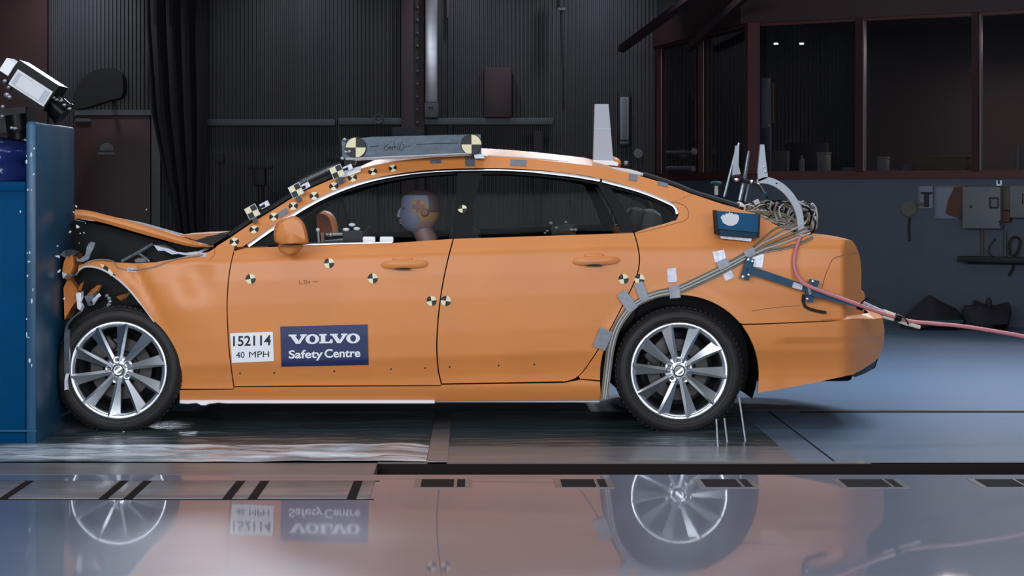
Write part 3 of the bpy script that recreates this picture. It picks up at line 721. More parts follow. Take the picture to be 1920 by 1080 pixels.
for far in BOTH:
    panel('fender', WING_TOP+ARCH_F+[(437, 729)]+sh(CUT_F, -1.1)[::-1], 'paint', car, far=far, dx=9, dy=6)
    panel('door', sh(CUT_F, 1.1)[1:]+[(440, 724), (560, 723), (824, 722)]+sh(CUT_M, -1.2)[::-1]+[(735, 456), (580, 460.5), (460, 465.5)], 'paint', car, far=far)
    panel('door', sh(CUT_M, 1.2)[:-1]+[(829, 719), (1056, 715)]+sh(CUT_R, -1.2)[::-1]+[(1020, 442.5)], 'paint', car, far=far)
    ar = [p for p in ARCH_R if p[1] < 722]
    q = sh(CUT_R, 1.2)
    # rear quarter: from the door cut over the arch to the tail, up the rear pillar
    tail = c2([(1597, 451), (1605, 462), (1612, 482), (1615, 510), (1615, 545), (1621, 549), (1621, 575), (1618, 598)], 3)
    quarter = [(1190.5, 436), (1216, 428), (1246, 420), (1268, 413), (1273, 402), (1271, 391), (1260.5, 379), (1298, 363.8), (1340, 378), (1385, 392), (1415, 400), (1440, 414), (1470, 430), (1500, 441), (1550, 446)]+tail+[(1560, 601), (1424, 606.5), (1391, 607)]
    arch_q = [p for p in ar if p[0] < 1387 and p[1] < 712]
    panel('quarter_panel', quarter+arch_q+[(1125, 713), (1088, 710)]+[p for p in q if 437 < p[1] < 708][::-1], 'paint', car, far=far, dx=11)
    # rear bumper
    panel('bumper', [(1392, 609.5), (1424, 609), (1560, 603), (1600, 597), (1640, 598), (1654, 596), (1657, 622), (1656, 642), (1650, 668), (1640, 678), (1600, 702), (1520, 719), (1421, 737)]+[p for p in ARCH_R if p[0] > 1385 and p[1] > 612 and p[1] < 737], 'paint', car, fn=Sb, far=far, dx=10)
    # sill
    sill_d = lambda x, y: .036+.035*max(0, (y-722)/30)**1.5
    panel('sill', [(337, 732), (437, 731), (440, 726.5), (824, 724.5), (829, 722), (1058, 718.5), (1088, 712.5), (1125, 716), (1127, 750), (815, 752), (337, 750)], 'paint', car, fn=sill_d, far=far, dy=5)
    # roof rail and windscreen pillar in one pressing
    UP = c2([(406, 462), (425, 450), (443, 438), (480, 413), (520, 389), (560, 364), (604, 344), (650, 325), (700, 310), (760, 300), (830, 294), (900, 292), (980, 297), (1060, 305), (1130, 314), (1200, 330), (1260, 349), (1299, 365)], 3)
    LOW = c2([(455, 462.5), (520, 419), (580, 380), (640, 352), (700, 334), (780, 321), (860, 316), (960, 316), (1060, 324), (1130, 336), (1200, 356), (1261, 380)], 3)
    panel('roof_rail', UP+LOW[::-1]+[(444, 463), (442, 448), (426, 452), (404, 466)], 'paint', car, far=far, dx=9, dy=5, flange=.02)
    # black window surround: a ring between the opening and the glass
    RING = LOW+[(1270, 391), (1272, 402), (1267, 412), (1246, 419), (1216, 427), (1190, 434.5), (1020, 440.5), (848, 447), (735, 454), (580, 458.5), (462, 463)]
    GL = c2([(508, 444), (545, 415), (590, 386), (645, 362), (705, 345), (780, 332), (856, 326)], 3)
    panel('window_surround', LOW[:22]+[(852, 322)]+GL[::-1]+[(500, 455), (462, 463)], 'black', car, far=far, off=.006, dx=9, dy=5, flange=.015)
    GT = c2([(905, 327), (960, 327), (1060, 336), (1120, 346), (1142, 351)], 3)
    panel('window_surround', [p for p in LOW if p[0] > 850]+[(1270, 391), (1272, 402), (1267, 412), (1262, 413.5), (1264, 400), (1254, 388), (1200, 366), (1142, 351)]+GT[::-1]+[(852, 322)], 'black', car, far=far, off=.006, dx=9, dy=5, flange=.015)
    panel('window_pillar', [(858, 322), (905, 324), (896, 350), (889, 380), (884, 444.5), (846, 447), (850, 420), (856, 370)], 'black', car, far=far, off=.008, flange=.05)
    panel('window_pillar', [(1120, 344), (1143, 350), (1168, 385), (1196, 433), (1166, 435.5), (1150, 400)], 'black', car, far=far, off=.008, flange=.05)
    panel('window_glass', [(500, 455), (508, 444)]+GL[1:]+[(857, 328), (856, 370), (850, 420), (847, 447), (735, 454), (580, 458)], 'car_glass', car, far=far, off=.016, flange=0)
    panel('window_glass', GT[:-3]+[(1125, 350), (1150, 400), (1166, 436), (1020, 440.5), (884, 444.5), (889, 380), (896, 350)], 'car_glass', car, far=far, off=.016, flange=0)
    panel('window_glass', [(1143, 351), (1200, 366), (1254, 388), (1263, 400), (1262, 413), (1216, 427), (1196, 433), (1168, 385)], 'car_glass', car, far=far, off=.016, flange=0)
    # front triangle behind the mirror
    panel('mirror_panel', [(466, 462.5), (508, 440), (548, 413), (546, 459.5)], 'black', car, far=far, off=.004, flange=.01)
    def on(x, y, o=-.004):
        p = P(x, y, S(x, y)+o); return Vector((p.x, W-p.y, p.z)) if far else p
    panel('pillar_lining', UP[3:]+LOW[::-1][:-1], 'dark_trim', car, far=far, dx=12, dy=7, flange=0, off=.03)
    panel('quarter_lining', [p for p in quarter if p[0] < 1420 and p[1] < 437]+[(1410, 436)], 'dark_trim', car, far=far, dx=14, dy=8, flange=0, off=.045)
    ch = c2([(465, 461), (520, 422.5), (580, 384), (640, 355.5), (700, 337), (780, 324.5), (855, 319.5), (960, 319.5), (1060, 327.5), (1125, 338)], 4)
    def ribbon(pts, wd):                                        # flat bright strip with a rolled edge
        mb = MB(); rows = []
        for i, (x, y) in enumerate(pts):
            a = pts[max(0, i-1)]; b = pts[min(len(pts)-1, i+1)]; L = math.hypot(b[0]-a[0], b[1]-a[1]); nx, ny = -(b[1]-a[1])/L, (b[0]-a[0])/L
            h = wd(x); f = 1 if ny > 0 else -1
            rows.append([on(x+nx*h*q*f, y+ny*h*q*f, o_) for q, o_ in ((-1, .004), (-.85, -.004), (0, -.0065), (.85, -.006), (1, .004))])
        return mb.grid(rows).build('chrome_strip', 'chrome', car, 30)
    ribbon(ch, lambda x: 3.6 if x < 640 else lerp(3.6, 1.3, sstep(640, 790, x))+1.5*sstep(980, 1050, x))
    ribbon(c2([(1129, 339), (1200, 358.5), (1255, 381), (1267, 391), (1270, 401)], 5), lambda x: 2.8)
    m = MB(); m.tube([on(x, y, -.002) for x, y in [(545, 459.5), (580, 458.5), (660, 456.5), (735, 454.5)]], .004, 6); m.build('chrome_strip', 'chrome', car)
    # door mirror
    m = MB(); rows = []
    top = c2([(513, 440), (515, 425), (526, 412), (545, 404.5), (560, 408), (571, 420), (577, 440), (579, 455)], 4)
    hull = top+[(575, 458), (545, 461), (524, 460), (514, 452)]
    cx, cy = 546, 435; ringn = len(hull)
    for k in range(9):
        a = k/8; sc = (.80, .93, .99, 1, .99, .96, .90, .80, .0)[k]; y = (.0, -.006, -.02, -.06, -.11, -.15, -.172, -.185, -.19)[k]
        rows.append([P(lerp(cx, x, sc), lerp(cy, yy, sc), -.02+y)+Vector((0, 0, 0)) for x, yy in hull])
    rows = [r+[r[0]] for r in rows]
    if far: rows = [[Vector((v.x, W-v.y, v.z)) for v in r] for r in rows]
    mi = m.grid(rows).build('mirror', 'paint', car, 50)
    def mpt(x, y, Y): p = P(x, y, Y); return Vector((p.x, W-p.y, p.z)) if far else p
    m = MB(); rows = []
    for k in range(6):
        t_ = k/5; r_ = [(521, 459, 569, 459), (521, 463, 569, 463), (522, 467, 565, 467), (525, 472, 560, 472), (533, 476, 553, 476), (540, 477.5, 547, 477.5)][k]
        row = []
        for j in range(13):
            a = 2*pi*j/12; row.append(mpt((r_[0]+r_[2])/2+(r_[2]-r_[0])/2*cos(a), r_[1], -.07+.06*(1-.5*t_)*sin(a)))
        rows.append(row)
    m.grid(rows).build('mirror_foot', 'paint', mi, 60)
    m = MB(); m.tube([mpt(552, 468, -.05), mpt(552, 470, .06)], .02, 8); m.build('mirror_arm', 'paint', mi)
    m = MB(); m.tube([mpt(516, 456.5, -.155), mpt(545, 459, -.21), mpt(577, 456.5, -.155)], .0035, 6); m.build('mirror_seam', 'dark_trim', mi)
    # door handles
    for hx_ in (759, 1118):
        hy = 495.5 if hx_ < 900 else 489; e = -.018
        m = MB()
        rows = []
        for k in range(25):
            t_ = -1+2*k/24; hw = 45.5*t_; hh = 10*(1-abs(t_)**4)**.5; zc = hy-t_*1.5
            yb = S(759 if hx_ < 900 else 1118, hy)
            row = []
            for j in range(13):
                a = 2*pi*j/12
                p = P(hx_+hw, zc+hh*sin(a)*.85, yb-.004-.024*(1-abs(t_)**3)*(.5+.5*cos(a)))
                row.append(Vector((p.x, W-p.y, p.z)) if far else p)
            rows.append(row)
        h = m.grid(rows).build('handle', 'paint', car, 60)
        def hp(x, y, o=-.001): p = P(x, y, S(x, y)+o); return Vector((p.x, W-p.y, p.z)) if far else p
        m = MB(); d = hx_-759; dy = hy-495.5
        m.add([hp(x+d, y+dy, -.032) for x, y in [(736, 505.2), (744, 502.8), (754, 501.8), (765, 502), (772, 505), (765, 505.6), (750, 505.4)]], [list(range(7))]); m.build('handle_gap', 'black', h)
        m = MB(); 
        ctr = hp(755+d, 486+dy, .004); m.ball(ctr, (.06, .012, .021), 16, 10); m.build('handle_cup', 'paint', h)
    # interior door skin and wheel-arch liner
    IN = lambda x, y: S0(x, y)+.07
    panel('door_lining', ([(440, 458), (848, 443.5), (1190, 431.5)] if far else [(440, 468), (848, 452), (1190, 441)])+[(1192, 470), (1185, 560), (1110, 715), (440, 720)], 'black', car, fn=IN, far=far, dx=40, dy=30, flange=0)
    mm = MB()
    if True:
        rr = .432; c = P(1274, 698, 0); yy = (.075, .42); rows = []
        for y in yy: rows.append([Vector((c.x+rr*cos(R(a)), (W-y) if far else y, c.z+.01+rr*sin(R(a)))) for a in range(-22, 203, 9)])
        mm.grid(rows); rows = [[Vector((c.x, (W-.42) if far else .42, c.z))]*len(rows[1]), rows[1]]; mm.grid(rows)
    mm.build('arch_liner', 'black', car)
    mm = MB(); mm.prism([(124, 590), (148, 505), (165, 502), (190, 505), (215, 519), (243, 545), (270, 580), (312, 640), (330, 676), (334, 745), (250, 745), (124, 745)], (W-.30) if far else .28, .02); mm.build('arch_liner', 'black', car)

# across the car
def edge(pts, o=0): return [P(x, y, S(x, y)+o) for x, y in pts]
top_c = [p for p in UP if p[0] >= 640 and p[0] <= 1215]
bridge(MB(), edge(top_c, .004), lambda t: Vector((0, 0, .052*min(1, 4*t+.35)*min(1, 4*(1-t)+.35)))).build('roof', 'paint', car, 40)
bridge(MB(), edge(top_c, .02), lambda t: Vector((0, 0, .02))).build('roof_lining', 'dark_trim', car, 40)
ws = [p for p in UP if 425 < p[0] < 655]
bridge(MB(), edge(ws, .006), lambda t: Vector((-.075, 0, .085))).build('windscreen', 'screen_glass', car, 60)
wl = MB()
for s_ in BOTH:
    pts = [p+Vector((-.012, .025, .012)) for p in edge(ws, .006)]
    if s_: pts = [Vector((p.x, W-p.y, p.z)) for p in pts]
    MB().tube(pts, .014, 6).build('windscreen_seal', 'dark_trim', car)
rw = [(1205, 331), (1260, 349), (1299, 365), (1340, 377.5), (1385, 391)]
bridge(MB(), edge(c2(rw, 4), .006), lambda t: Vector((.02, 0, .058))).build('rear_window', 'car_glass', car, 60)
m = MB()
for s_ in BOTH:
    pts = [p+Vector((.006, .02, .014)) for p in edge(c2(rw, 4), .006)]
    if s_: pts = [Vector((p.x, W-p.y, p.z)) for p in pts]
    MB().tube(pts, .013, 6).build('rear_window_seal', 'dark_trim', car)
deck = [(1383, 391), (1415, 400), (1440, 414), (1470, 430), (1500, 441), (1550, 446), (1597, 451)]
bridge(MB(), edge(deck, .004), Vector((0, 0, .012))).build('boot_lid', 'paint', car, 40)
back = c2([(1597, 451), (1605, 462), (1612, 482), (1615, 510), (1615, 545), (1621, 549), (1621, 575), (1618, 598)], 3)
bridge(MB(), edge(back, .01), Vector((.03, 0, 0))).build('rear_panel', 'paint', car, 40)
bp = [(1654, 596), (1657, 622), (1656, 642), (1650, 668), (1640, 678)]
bpe = [P(x, y, Sb(x, y)+.004) for x, y in bp]
m = MB(); bridge(m, bpe, Vector((.05, 0, 0)))
led_pts = [(1545, 602), (1580, 600), (1600, 597), (1640, 598), (1654, 596)]
a = [P(x, y, Sb(x, y)+.002) for x, y in led_pts]; b = [P(x-26, y-9, S(min(x-26, 1612), 590)+.05) for x, y in led_pts]
for s_ in BOTH:
    q = [[Vector((v.x, W-v.y, v.z)) for v in r] if s_ else r for r in (a, b)]; m.grid(q)
bridge(m, [a[-1], b[-1]], Vector((.05, 0, 0)))
m.build('bumper', 'paint', car, 40)
m = MB()                                                        # black lower valance and exhaust finisher
for s_ in BOTH:
    r1 = [P(x, y, Sb(x, y)+.012) for x, y in [(1594, 704), (1615, 694), (1640, 678), (1647, 671)]]
    r2 = [P(x, y, Sb(x, y)+.05) for x, y in [(1604, 707), (1622, 700), (1640, 690), (1646, 672)]]
    if s_: r1 = [Vector((v.x, W-v.y, v.z)) for v in r1]; r2 = [Vector((v.x, W-v.y, v.z)) for v in r2]
    m.grid([r1, r2])
bridge(m, [P(1647, 671, Sb(1647, 671)+.012), P(1640, 692, Sb(1640, 680)+.05)], Vector((.05, 0, 0)))
m.build('rear_valance', 'black', car)
m = MB(); m.bb(P(1205, 0, 0).x, P(1640, 0, 0).x, .55, W-.55, .22, .34, .03); m.bb(P(350, 0, 0).x, P(1140, 0, 0).x, .10, W-.10, .19, .26, .01)
m.bb(P(1130, 0, 0).x, P(1420, 0, 0).x, .44, W-.44, .26, .7); m.build('underbody', 'black', car)
# pale protective strip along the foot of the sill
m = MB(); rows = []
xs_ = [337+8*k for k in range(60)]+[815]
for k_, (dy, dY) in enumerate(((0, -.012), (7.5, -.040), (9, .0))):
    rows.append([P(x, 748.5+dy+(2.0*noise.noise(Vector((x*.05, 2, 0)))+((3.5 if 370 < x < 392 else 0)) if x < 420 else 0)*(k_ > 0), .085+dY) for x in xs_])
m.grid(rows); tag(m.build('sill_strip', 'white', car, 60), 'torn pale protective strip under the sill')
m = MB(); m.grid([[P(x, 750, .10) for x in (815, 960, 1124)], [P(x, 754, .094) for x in (815, 960, 1124)], [P(x, 755, .13) for x in (815, 960, 1124)]]); m.build('sill_strip', 'white', car, 60)
m = MB(); m.prism([(372, 748), (396, 749), (398, 757), (388, 761), (380, 757)], .07, .012); m.build('torn_clip', 'wood', car, 20)
m = MB()
for x, y in ((450, 700), (514, 699), (627, 696), (733, 692), (797, 690), (843, 688), (935, 685), (1002, 683)):
    MB().ball(P(x, y, S(x, y)), (.005, .004, .005), 8, 6).build('bolt', 'dark_trim', car)
# bonnet, folded up and pushed back
near = [(140, 393), (152, 393), (172, 396), (200, 403), (250, 416), (300, 431), (350, 447), (384, 458), (399, 461.5)]
low = [(140, 410), (152, 410), (172, 413), (200, 419.5), (250, 434), (300, 448), (350, 461), (384, 464.5), (399, 463)]
near, low = c2(near, 4), c2(low, 4)
m = MB(); rows = []
ne = [P(x, y, .15) for x, y in near]; lo = [P(x, y, .13) for x, y in low]; mid = [P((x+x2)/2, lerp(y, y2, .62), .118) for (x, y), (x2, y2) in zip(near, low)]
inn = [v+Vector((0, .05, .008)) for v in lo]
m.grid([inn, lo, mid, ne])
m.grid([[lerp(p, Vector((p.x, W-p.y, p.z)), k/12)+Vector((0, 0, -.10*k/12-.012*sin(pi*k/12))) if k else p for k in range(13)] for i, p in enumerate(ne)])
m.grid([[Vector((v.x, W-v.y, v.z-.10)) for v in r] for r in (inn, lo, mid, ne)])
m.build('bonnet', 'paint', car, 50)
m = MB(); m.grid([[lerp(v, Vector((v.x, W-v.y, v.z-.10)), k/8)+Vector((0, 0, -.004)) for k in range(9)] for v in lo]); m.build('bonnet_liner', 'dark_trim', car)
m = MB(); m.prism([(336, 441), (372, 438.5), (412, 437), (400, 444), (372, 452)], 1.0, .5); m.build('cowl_panel', 'paint', car, 30)
m = MB(); m.prism([(362, 452), (390, 443), (420, 438), (436, 437), (410, 452), (398, 460)], .22, .9); m.build('cowl_tray', 'dark_trim', car, 30)
m = MB(); m.tube(crv([P(380, 452, .3), P(398, 447, .3), P(420, 441, .28)]), .008); m.tube(crv([P(384, 455, .25), P(402, 452, .25), P(418, 446, .25)]), .006); m.build('wiper', 'steel', car)
# crushed engine bay
m = MB(); m.prism([(138, 412), (200, 424), (300, 452), (398, 466), (392, 474), (300, 492), (190, 492), (128, 500), (124, 470)], .38, 1.1); m.build('engine_bay', 'black', car, 20)
rnd = random.Random(11)
def jag(name, pts, Y, t_, mt, tw=.03, par=car):
    m = MB(); n = len(pts); a = [P(x, y, Y+rnd.uniform(-tw, tw)) for x, y in pts]; b = [v+Vector((rnd.uniform(-.01, .01), t_, rnd.uniform(-.01, .01))) for v in a]
    m.add(a+b, [list(range(n)), [n+i for i in range(n)][::-1]]+[[i, n+i, n+(i+1) % n, (i+1) % n] for i in range(n)])
    return m.build(name, mt, par, 25)
jag('insulation_foam', [(288, 459), (302, 463), (316, 466), (330, 472), (348, 474), (372, 471), (388, 463), (396, 465), (372, 476), (350, 479), (335, 476), (322, 477), (308, 470), (296, 470)], .2, .1, 'foam')
MB().tube([P(228, 490, .3), P(262, 472, .3), P(287, 457, .3)], .010).build('brace_rod', 'steel', car)
MB().tube(crv([P(258, 474, .3), P(270, 482, .3), P(280, 491, .3)]), .008).build('brace_rod', 'steel', car)
jag('fluid_bottle', [(252, 488), (258, 484), (272, 485), (274, 491), (254, 492)], .26, .15, 'wall_light')
jag('bent_bracket', [(143, 484), (152, 486), (160, 478), (163, 462), (170, 453), (178, 455), (176, 464), (171, 474), (166, 486), (156, 491), (144, 490)], .12, .03, 'steel')
jag('crushed_bumper', [(117, 505), (120, 490), (128, 477), (136, 480), (138, 496), (133, 512), (125, 520), (117, 517)], .08, .25, 'paint', .05)
jag('crushed_bumper', [(119, 540), (128, 520), (136, 530), (146, 544), (146, 560), (132, 580), (121, 600)], .16, .3, 'paint', .05)
jag('torn_metal', [(112, 478), (120, 470), (130, 468), (140, 476), (136, 484), (124, 484)], .10, .1, 'steel')
jag('torn_metal', [(116, 510), (126, 514), (134, 510), (136, 518), (128, 525), (118, 522)], .05, .08, 'bare_metal')
jag('torn_metal', [(142, 551), (147, 548), (153, 549), (152, 556), (154, 562), (151, 566), (154, 572), (150, 582), (145, 578), (144, 565)], .06, .03, 'white')
jag('wheel_liner_scrap', [(163, 553), (172, 546), (180, 536), (187, 534), (182, 545), (172, 552)], .1, .02, 'paint')
jag('wheel_liner_scrap', [(146, 545), (150, 533), (156, 529), (154, 538), (151, 545)], .1, .02, 'paint')
jag('wheel_liner_scrap', [(158, 556), (170, 552), (184, 546), (180, 556), (168, 566), (174, 572), (166, 574)], .12, .02, 'steel')
jag('wheel_liner_scrap', [(172, 564), (184, 551), (186, 556), (176, 572)], .1, .01, 'foam')
MB().tube(crv([P(198, 552, .1), P(205, 560, .1), P(206, 568, .1), P(202, 574, .1)]), [.005, .012, .013, .010]*4+[.01]*3, 8).build('brake_hose', 'bare_metal', car)
MB().ball(P(198, 578, .1), (.011, .01, .009)).build('hose_end', 'bare_metal', car)
jag('wheel_liner_scrap', [(218, 556), (232, 552), (245, 549), (236, 560), (224, 562)], .14, .01, 'paint_in')
# bare edge of the torn wing, and the pale strip hanging before the tyre
m = MB(); m.tube([P(x, y, S(x, y)-.002) for x, y in ARCH_F[:36]], [.0055 if x < 260 else .003 for x, y in ARCH_F[:36]], 6); m.build('torn_edge', 'offwhite', car)
m = MB(); pth = c2([(151, 584), (138, 594), (126, 608), (122, 626), (122, 660), (122, 702)], 4)
m.grid([[P(x-1.5, y, -.010) for x, y in pth], [P(x+(3 if y < 620 else 8), y, -.025) for x, y in pth], [P(x+(4 if y < 620 else 10), y, .0) for x, y in pth]]); 
o = m.build('liner_strip', 'bare_metal', car, 60)
jag('liner_clip', [(121, 712), (123, 702), (130, 700), (128, 708), (124, 716), (126, 730), (121, 732)], -.03, .02, 'white', .01, o)

# wheels
def wheel(px, py, a0, far=False, squash=False):
    c = P(px, py, 0); ysgn = -1 if far else 1; yo = W if far else 0
    def T(v): return Vector((v[0], yo+ysgn*v[1], v[2]))
    def done(m, *a, **k): m.v = [T(v) for v in m.v]; return m.build(*a, **k)
    cc = (c.x, 0, c.z)
    m = MB(); m.lathe([(.226, .12), (.229, .05), (.232, .036), (.239, .026), (.248, .0195), (.257, .0185), (.263, .021), (.267, .029), (.266, .21), (.245, .22), (.2, .22), (.2, .16), (.225, .13)], cc, 'Y', 72, True)
    rim = done(m, 'wheel', 'alloy', car, 50)
    rt = .3435
    m = MB(); m.lathe([(.262, .021), (.268, .012), (.280, .006), (.300, .004), (.318, .010), (.332, .022), (.340, .040), (rt, .062), (rt, .13), (rt, .20), (.335, .225), (.30, .24), (.262, .23), (.262, .21)], cc, 'Y', 96, True)
    for i, v in enumerate(m.v):
        if squash and v.x < -2.232: m.v[i] = Vector((-2.232-(v.x+2.232)*.02, v.y, v.z))
    ty = done(m, 'tyre', 'rubber', rim, smooth=50)
    m = MB()
    for r_, y in ((.287, .0052), (.322, .0125)): m.lathe([(r_-.002, y+.001), (r_, y-.0025), (r_+.002, y+.001)], cc, 'Y', 64)
    if squash:
        for i, v in enumerate(m.v):
            if v.x < -2.232: m.v[i] = Vector((-2.232, v.y, v.z))
    done(m, 'sidewall_ring', 'rubber', rim)
    m = MB()
    for k in range(72):
        a = 2*pi*k/72; r_ = rt-.0022
        m.box((c.x+r_*cos(a), .12, c.z+r_*sin(a)), (.006, .15, .016), Matrix.Rotation(-a, 3, 'Y'))
    if squash:
        for i, v in enumerate(m.v):
            if v.x < -2.23: m.v[i] = Vector((-2.23, v.y, v.z))
    done(m, 'tread', 'rubber', rim, smooth=0)
    for k in range(10):                                         # blade-like spokes: each face twists towards the rim
        a = R(a0+36*k); u = Vector((cos(a), 0, sin(a))); v = Vector((-sin(a), 0, cos(a))); m = MB(); rows = []
        alt = k % 2
        for j in range(10):
            t_ = j/9; r_ = lerp(.045, .252, t_); wd = lerp(.014, .034, t_**1.2); off_ = lerp(0, -.006, t_)
            yf = .035-.018*t_**2+.012*(1-t_); dp = lerp(.003, .020, t_) ; tw = .5+.5*sstep(.45, .75, t_)
            b = Vector(cc)+u*r_+v*off_
            ridge = lerp(.0, -.75 , t_)
            rows.append([b-v*wd+Vector((0, yf+.035, 0)), b-v*wd+Vector((0, yf+.002, 0)), b+v*wd*ridge+Vector((0, yf-.004, 0)), b+v*wd*.98+Vector((0, yf+dp, 0)), b+v*wd+Vector((0, yf+.04, 0))])
        m.grid(rows)
        done(m, 'spoke', 'alloy', rim, smooth=25)
    m = MB(); m.lathe([(0, .030), (.028, .030), (.034, .034), (.036, .05), (.060, .052), (.075, .060), (.078, .09), (.0, .09)], cc, 'Y', 40); done(m, 'hub', 'alloy', rim)
    m = MB(); m.lathe([(0, .022), (.026, .023), (.031, .028), (.031, .05)], cc, 'Y', 32)
    cap = done(m, 'hub_cap', 'alloy_dark', rim)
    m = MB(); q = Matrix.Rotation(R(-40), 3, 'Y')
    m.lathe([(.019, .0215), (.023, .0205), (.025, .0225)], cc, 'Y', 32); m.box(Vector(cc)+Vector((0, .0215, 0)), (.05, .003, .012), q)
    done(m, 'hub_emblem', 'chrome', rim)
    for k in range(5):
        a = R(a0+18+72*k); q = Vector((c.x+.055*cos(a), 0, c.z+.055*sin(a)))
        m = MB(); m.lathe([(.020, .040), (.0165, .036), (.0145, .055), (.0, .055)], q, 'Y', 18); done(m, 'lug_seat', 'chrome', rim)
        m = MB(); m.lathe([(0, .041), (.007, .041), (.0095, .044), (.0095, .056)], q, 'Y', 6); done(m, 'lug_nut', 'alloy_dark', rim, smooth=0)
    m = MB(); m.lathe([(0, .13), (.09, .13), (.10, .115), (.165, .115), (.165, .135), (0, .14)], cc, 'Y', 48); done(m, 'brake_disc', 'brake', rim)
    m = MB(); m.box((c.x-.10, .12, c.z+.10), (.09, .06, .16), Matrix.Rotation(R(45), 3, 'Y'), .015); done(m, 'brake_caliper', 'brake', rim)
    m = MB(); m.lathe([(0, .235), (.262, .232)], cc, 'Y', 32); done(m, 'inner_shield', 'black', rim)
wheel(220, 695, 14, squash=True); wheel(1274.5, 696.5, -1)
wheel(220, 695, 14, True, True); wheel(1274.5, 696.5, -1, True)

# cabin: seats, headrests, steering wheel, dashboard, parcel shelf
def seat(px, yc, wd):
    m = MB(); x = P(px, 0, yc).x
    m.box((x-.15, yc, .52), (.55, wd, .16), Matrix.Rotation(R(8), 3, 'Y'), .05)
    s_ = m.build('seat', 'seat', car)
    m = MB(); m.box((x+.20, yc, .80), (.16, wd, .62), Matrix.Rotation(R(14), 3, 'Y'), .06); m.build('backrest', 'seat', s_)
    m = MB(); m.box((x+.265, yc, 1.17), (.10, .27, .17), Matrix.Rotation(R(10), 3, 'Y'), .04); m.build('headrest', 'seat', s_)
    m = MB()
    for q in (-.06, .06): m.cyl((x+.255, yc+q, 1.0), (x+.26, yc+q, 1.12), .007, 6)
    m.build('headrest_post', 'steel', s_)
seat(790, .50, .52); seat(790, 1.36, .52)
m = MB(); x = P(1090, 0, 0).x; m.box((x-.05, W/2, .50), (.5, 1.3, .18), None, .05); rs = m.build('rear_seat', 'seat', car)
MB().box((x+.30, W/2, .78), (.16, 1.3, .56), Matrix.Rotation(R(20), 3, 'Y'), .05).build('backrest', 'seat', rs)
for yc in (.50, 1.36):
    MB().box((x+.40, yc, 1.10), (.13, .34, .20), Matrix.Rotation(R(15), 3, 'Y'), .06).build('headrest', 'seat', rs)
m = MB(); x = P(560, 0, 0).x; m.box((x+.02, W/2, .87), (.55, 1.45, .24), Matrix.Rotation(R(-6), 3, 'Y'), .05); m.build('dashboard', 'dark_trim', car)
m = MB(); c = Vector((P(655, 0, 0).x, .48, .93)); q = Matrix.Rotation(R(-62), 3, 'Y')
ringp = [c+q@Vector((.185*cos(a), .185*sin(a), 0)) for a in [2*pi*k/32 for k in range(33)]]
sw = MB().tube(ringp, .014, 8, False).build('steering_wheel', 'dark_trim', car)
m = MB(); m.box(c, (.05, .12, .08), q, .02)
for k in range(3): a = R(90+120*k); m.tube([c, c+q@Vector((.18*cos(a), .18*sin(a), 0))], .011, 6)
m.build('wheel_hub', 'dark_trim', sw)
MB().cyl(c, c+q@Vector((0, 0, -.3)), .03).build('column', 'dark_trim', sw)
m = MB(); x = P(1290, 0, 0).x; m.bb(x-.1, x+.5, .25, W-.25, .99, 1.02, .008); m.build('parcel_shelf', 'dark_trim', car)

# quadrant target stickers and other marks on the skin
MATS['target'] = None
def target(px, py, r_, ang_, where, fn=S, sx=1.0, first='cream', o_=-.004):
    m = MB(); n = 32; Yc = fn(px, py)
    a = P(px+4, py, fn(px+4, py))-P(px-4, py, fn(px-4, py)); b = P(px, py-4, fn(px, py-4))-P(px, py+4, fn(px, py+4))
    a.normalize(); nn = b.cross(a).normalized(); 
    if nn.y > 0: nn = -nn
    b = a.cross(-nn).normalized()
    if b.z < 0: b = -b
    c = P(px, py, Yc)+nn*(-o_); rr = r_/350
    vs = [c]+[c+(a*cos(R(ang_)+2*pi*k/n)*sx+b*sin(R(ang_)+2*pi*k/n))*rr for k in range(n)]
    k0 = len(vs); vs += [v-nn*.0025 for v in vs]
    for k in range(n):
        q = k*4//n; m.add([vs[0], vs[1+k], vs[1+(k+1) % n]], [[0, 1, 2]], q % 2)
    for k in range(n): i, j = 1+k, 1+(k+1) % n; m.add([vs[i], vs[j], vs[k0+j], vs[k0+i]], [[0, 1, 2, 3]], 0)
    return tag(m.build('target_sticker', [first, 'ink'], car, 0, True), where)
for px, py, r_, an, lab in ((439.5, 454, 9, 45, 'target sticker at the foot of the windscreen pillar'), (476.5, 431, 9, 45, 'second target sticker up the windscreen pillar'),
    (513.5, 407, 9, 48, 'third target sticker up the windscreen pillar'), (550, 387, 9, 45, 'fourth target sticker up the windscreen pillar'), (589, 368, 9, 50, 'fifth target sticker up the windscreen pillar'),
    (626, 350, 9, 45, 'sixth target sticker up the windscreen pillar'), (661, 334, 9, 60, 'target sticker beside the white tape pad'), (699, 322.5, 8.5, 60, 'target sticker on the roof rail under the beam'), (736.5, 316, 8, 60, 'rearmost target sticker on the roof rail'),
    (617, 493.5, 9.5, 5, 'target sticker on the front door below the mirror'), (470, 523, 9.5, 12, 'target sticker at the front edge of the front door'), (699, 522, 9.5, 5, 'target sticker on the front door under the handle'),
    (809, 564, 9.5, 10, 'target sticker on the front door beside the door gap'), (836, 564, 9.5, -10, 'target sticker on the rear door beside the door gap'), (1169, 523, 9.5, 10, 'target sticker at the back of the rear door'), (1199, 523, 9.5, -10, 'target sticker on the rear wing beside the door gap')):
    target(px, py, r_, an, lab)
target(867, 391, 8.5, 5, 'target sticker on the black door pillar', o_=.002)
m = MB()                                                        # creased target on the crumpled wing
q = [P(x, y, S(x, y)-.004) for x, y in [(186, 494), (196, 497), (204, 503), (212, 512), (218, 518), (208, 518), (202, 510), (193, 502)]]
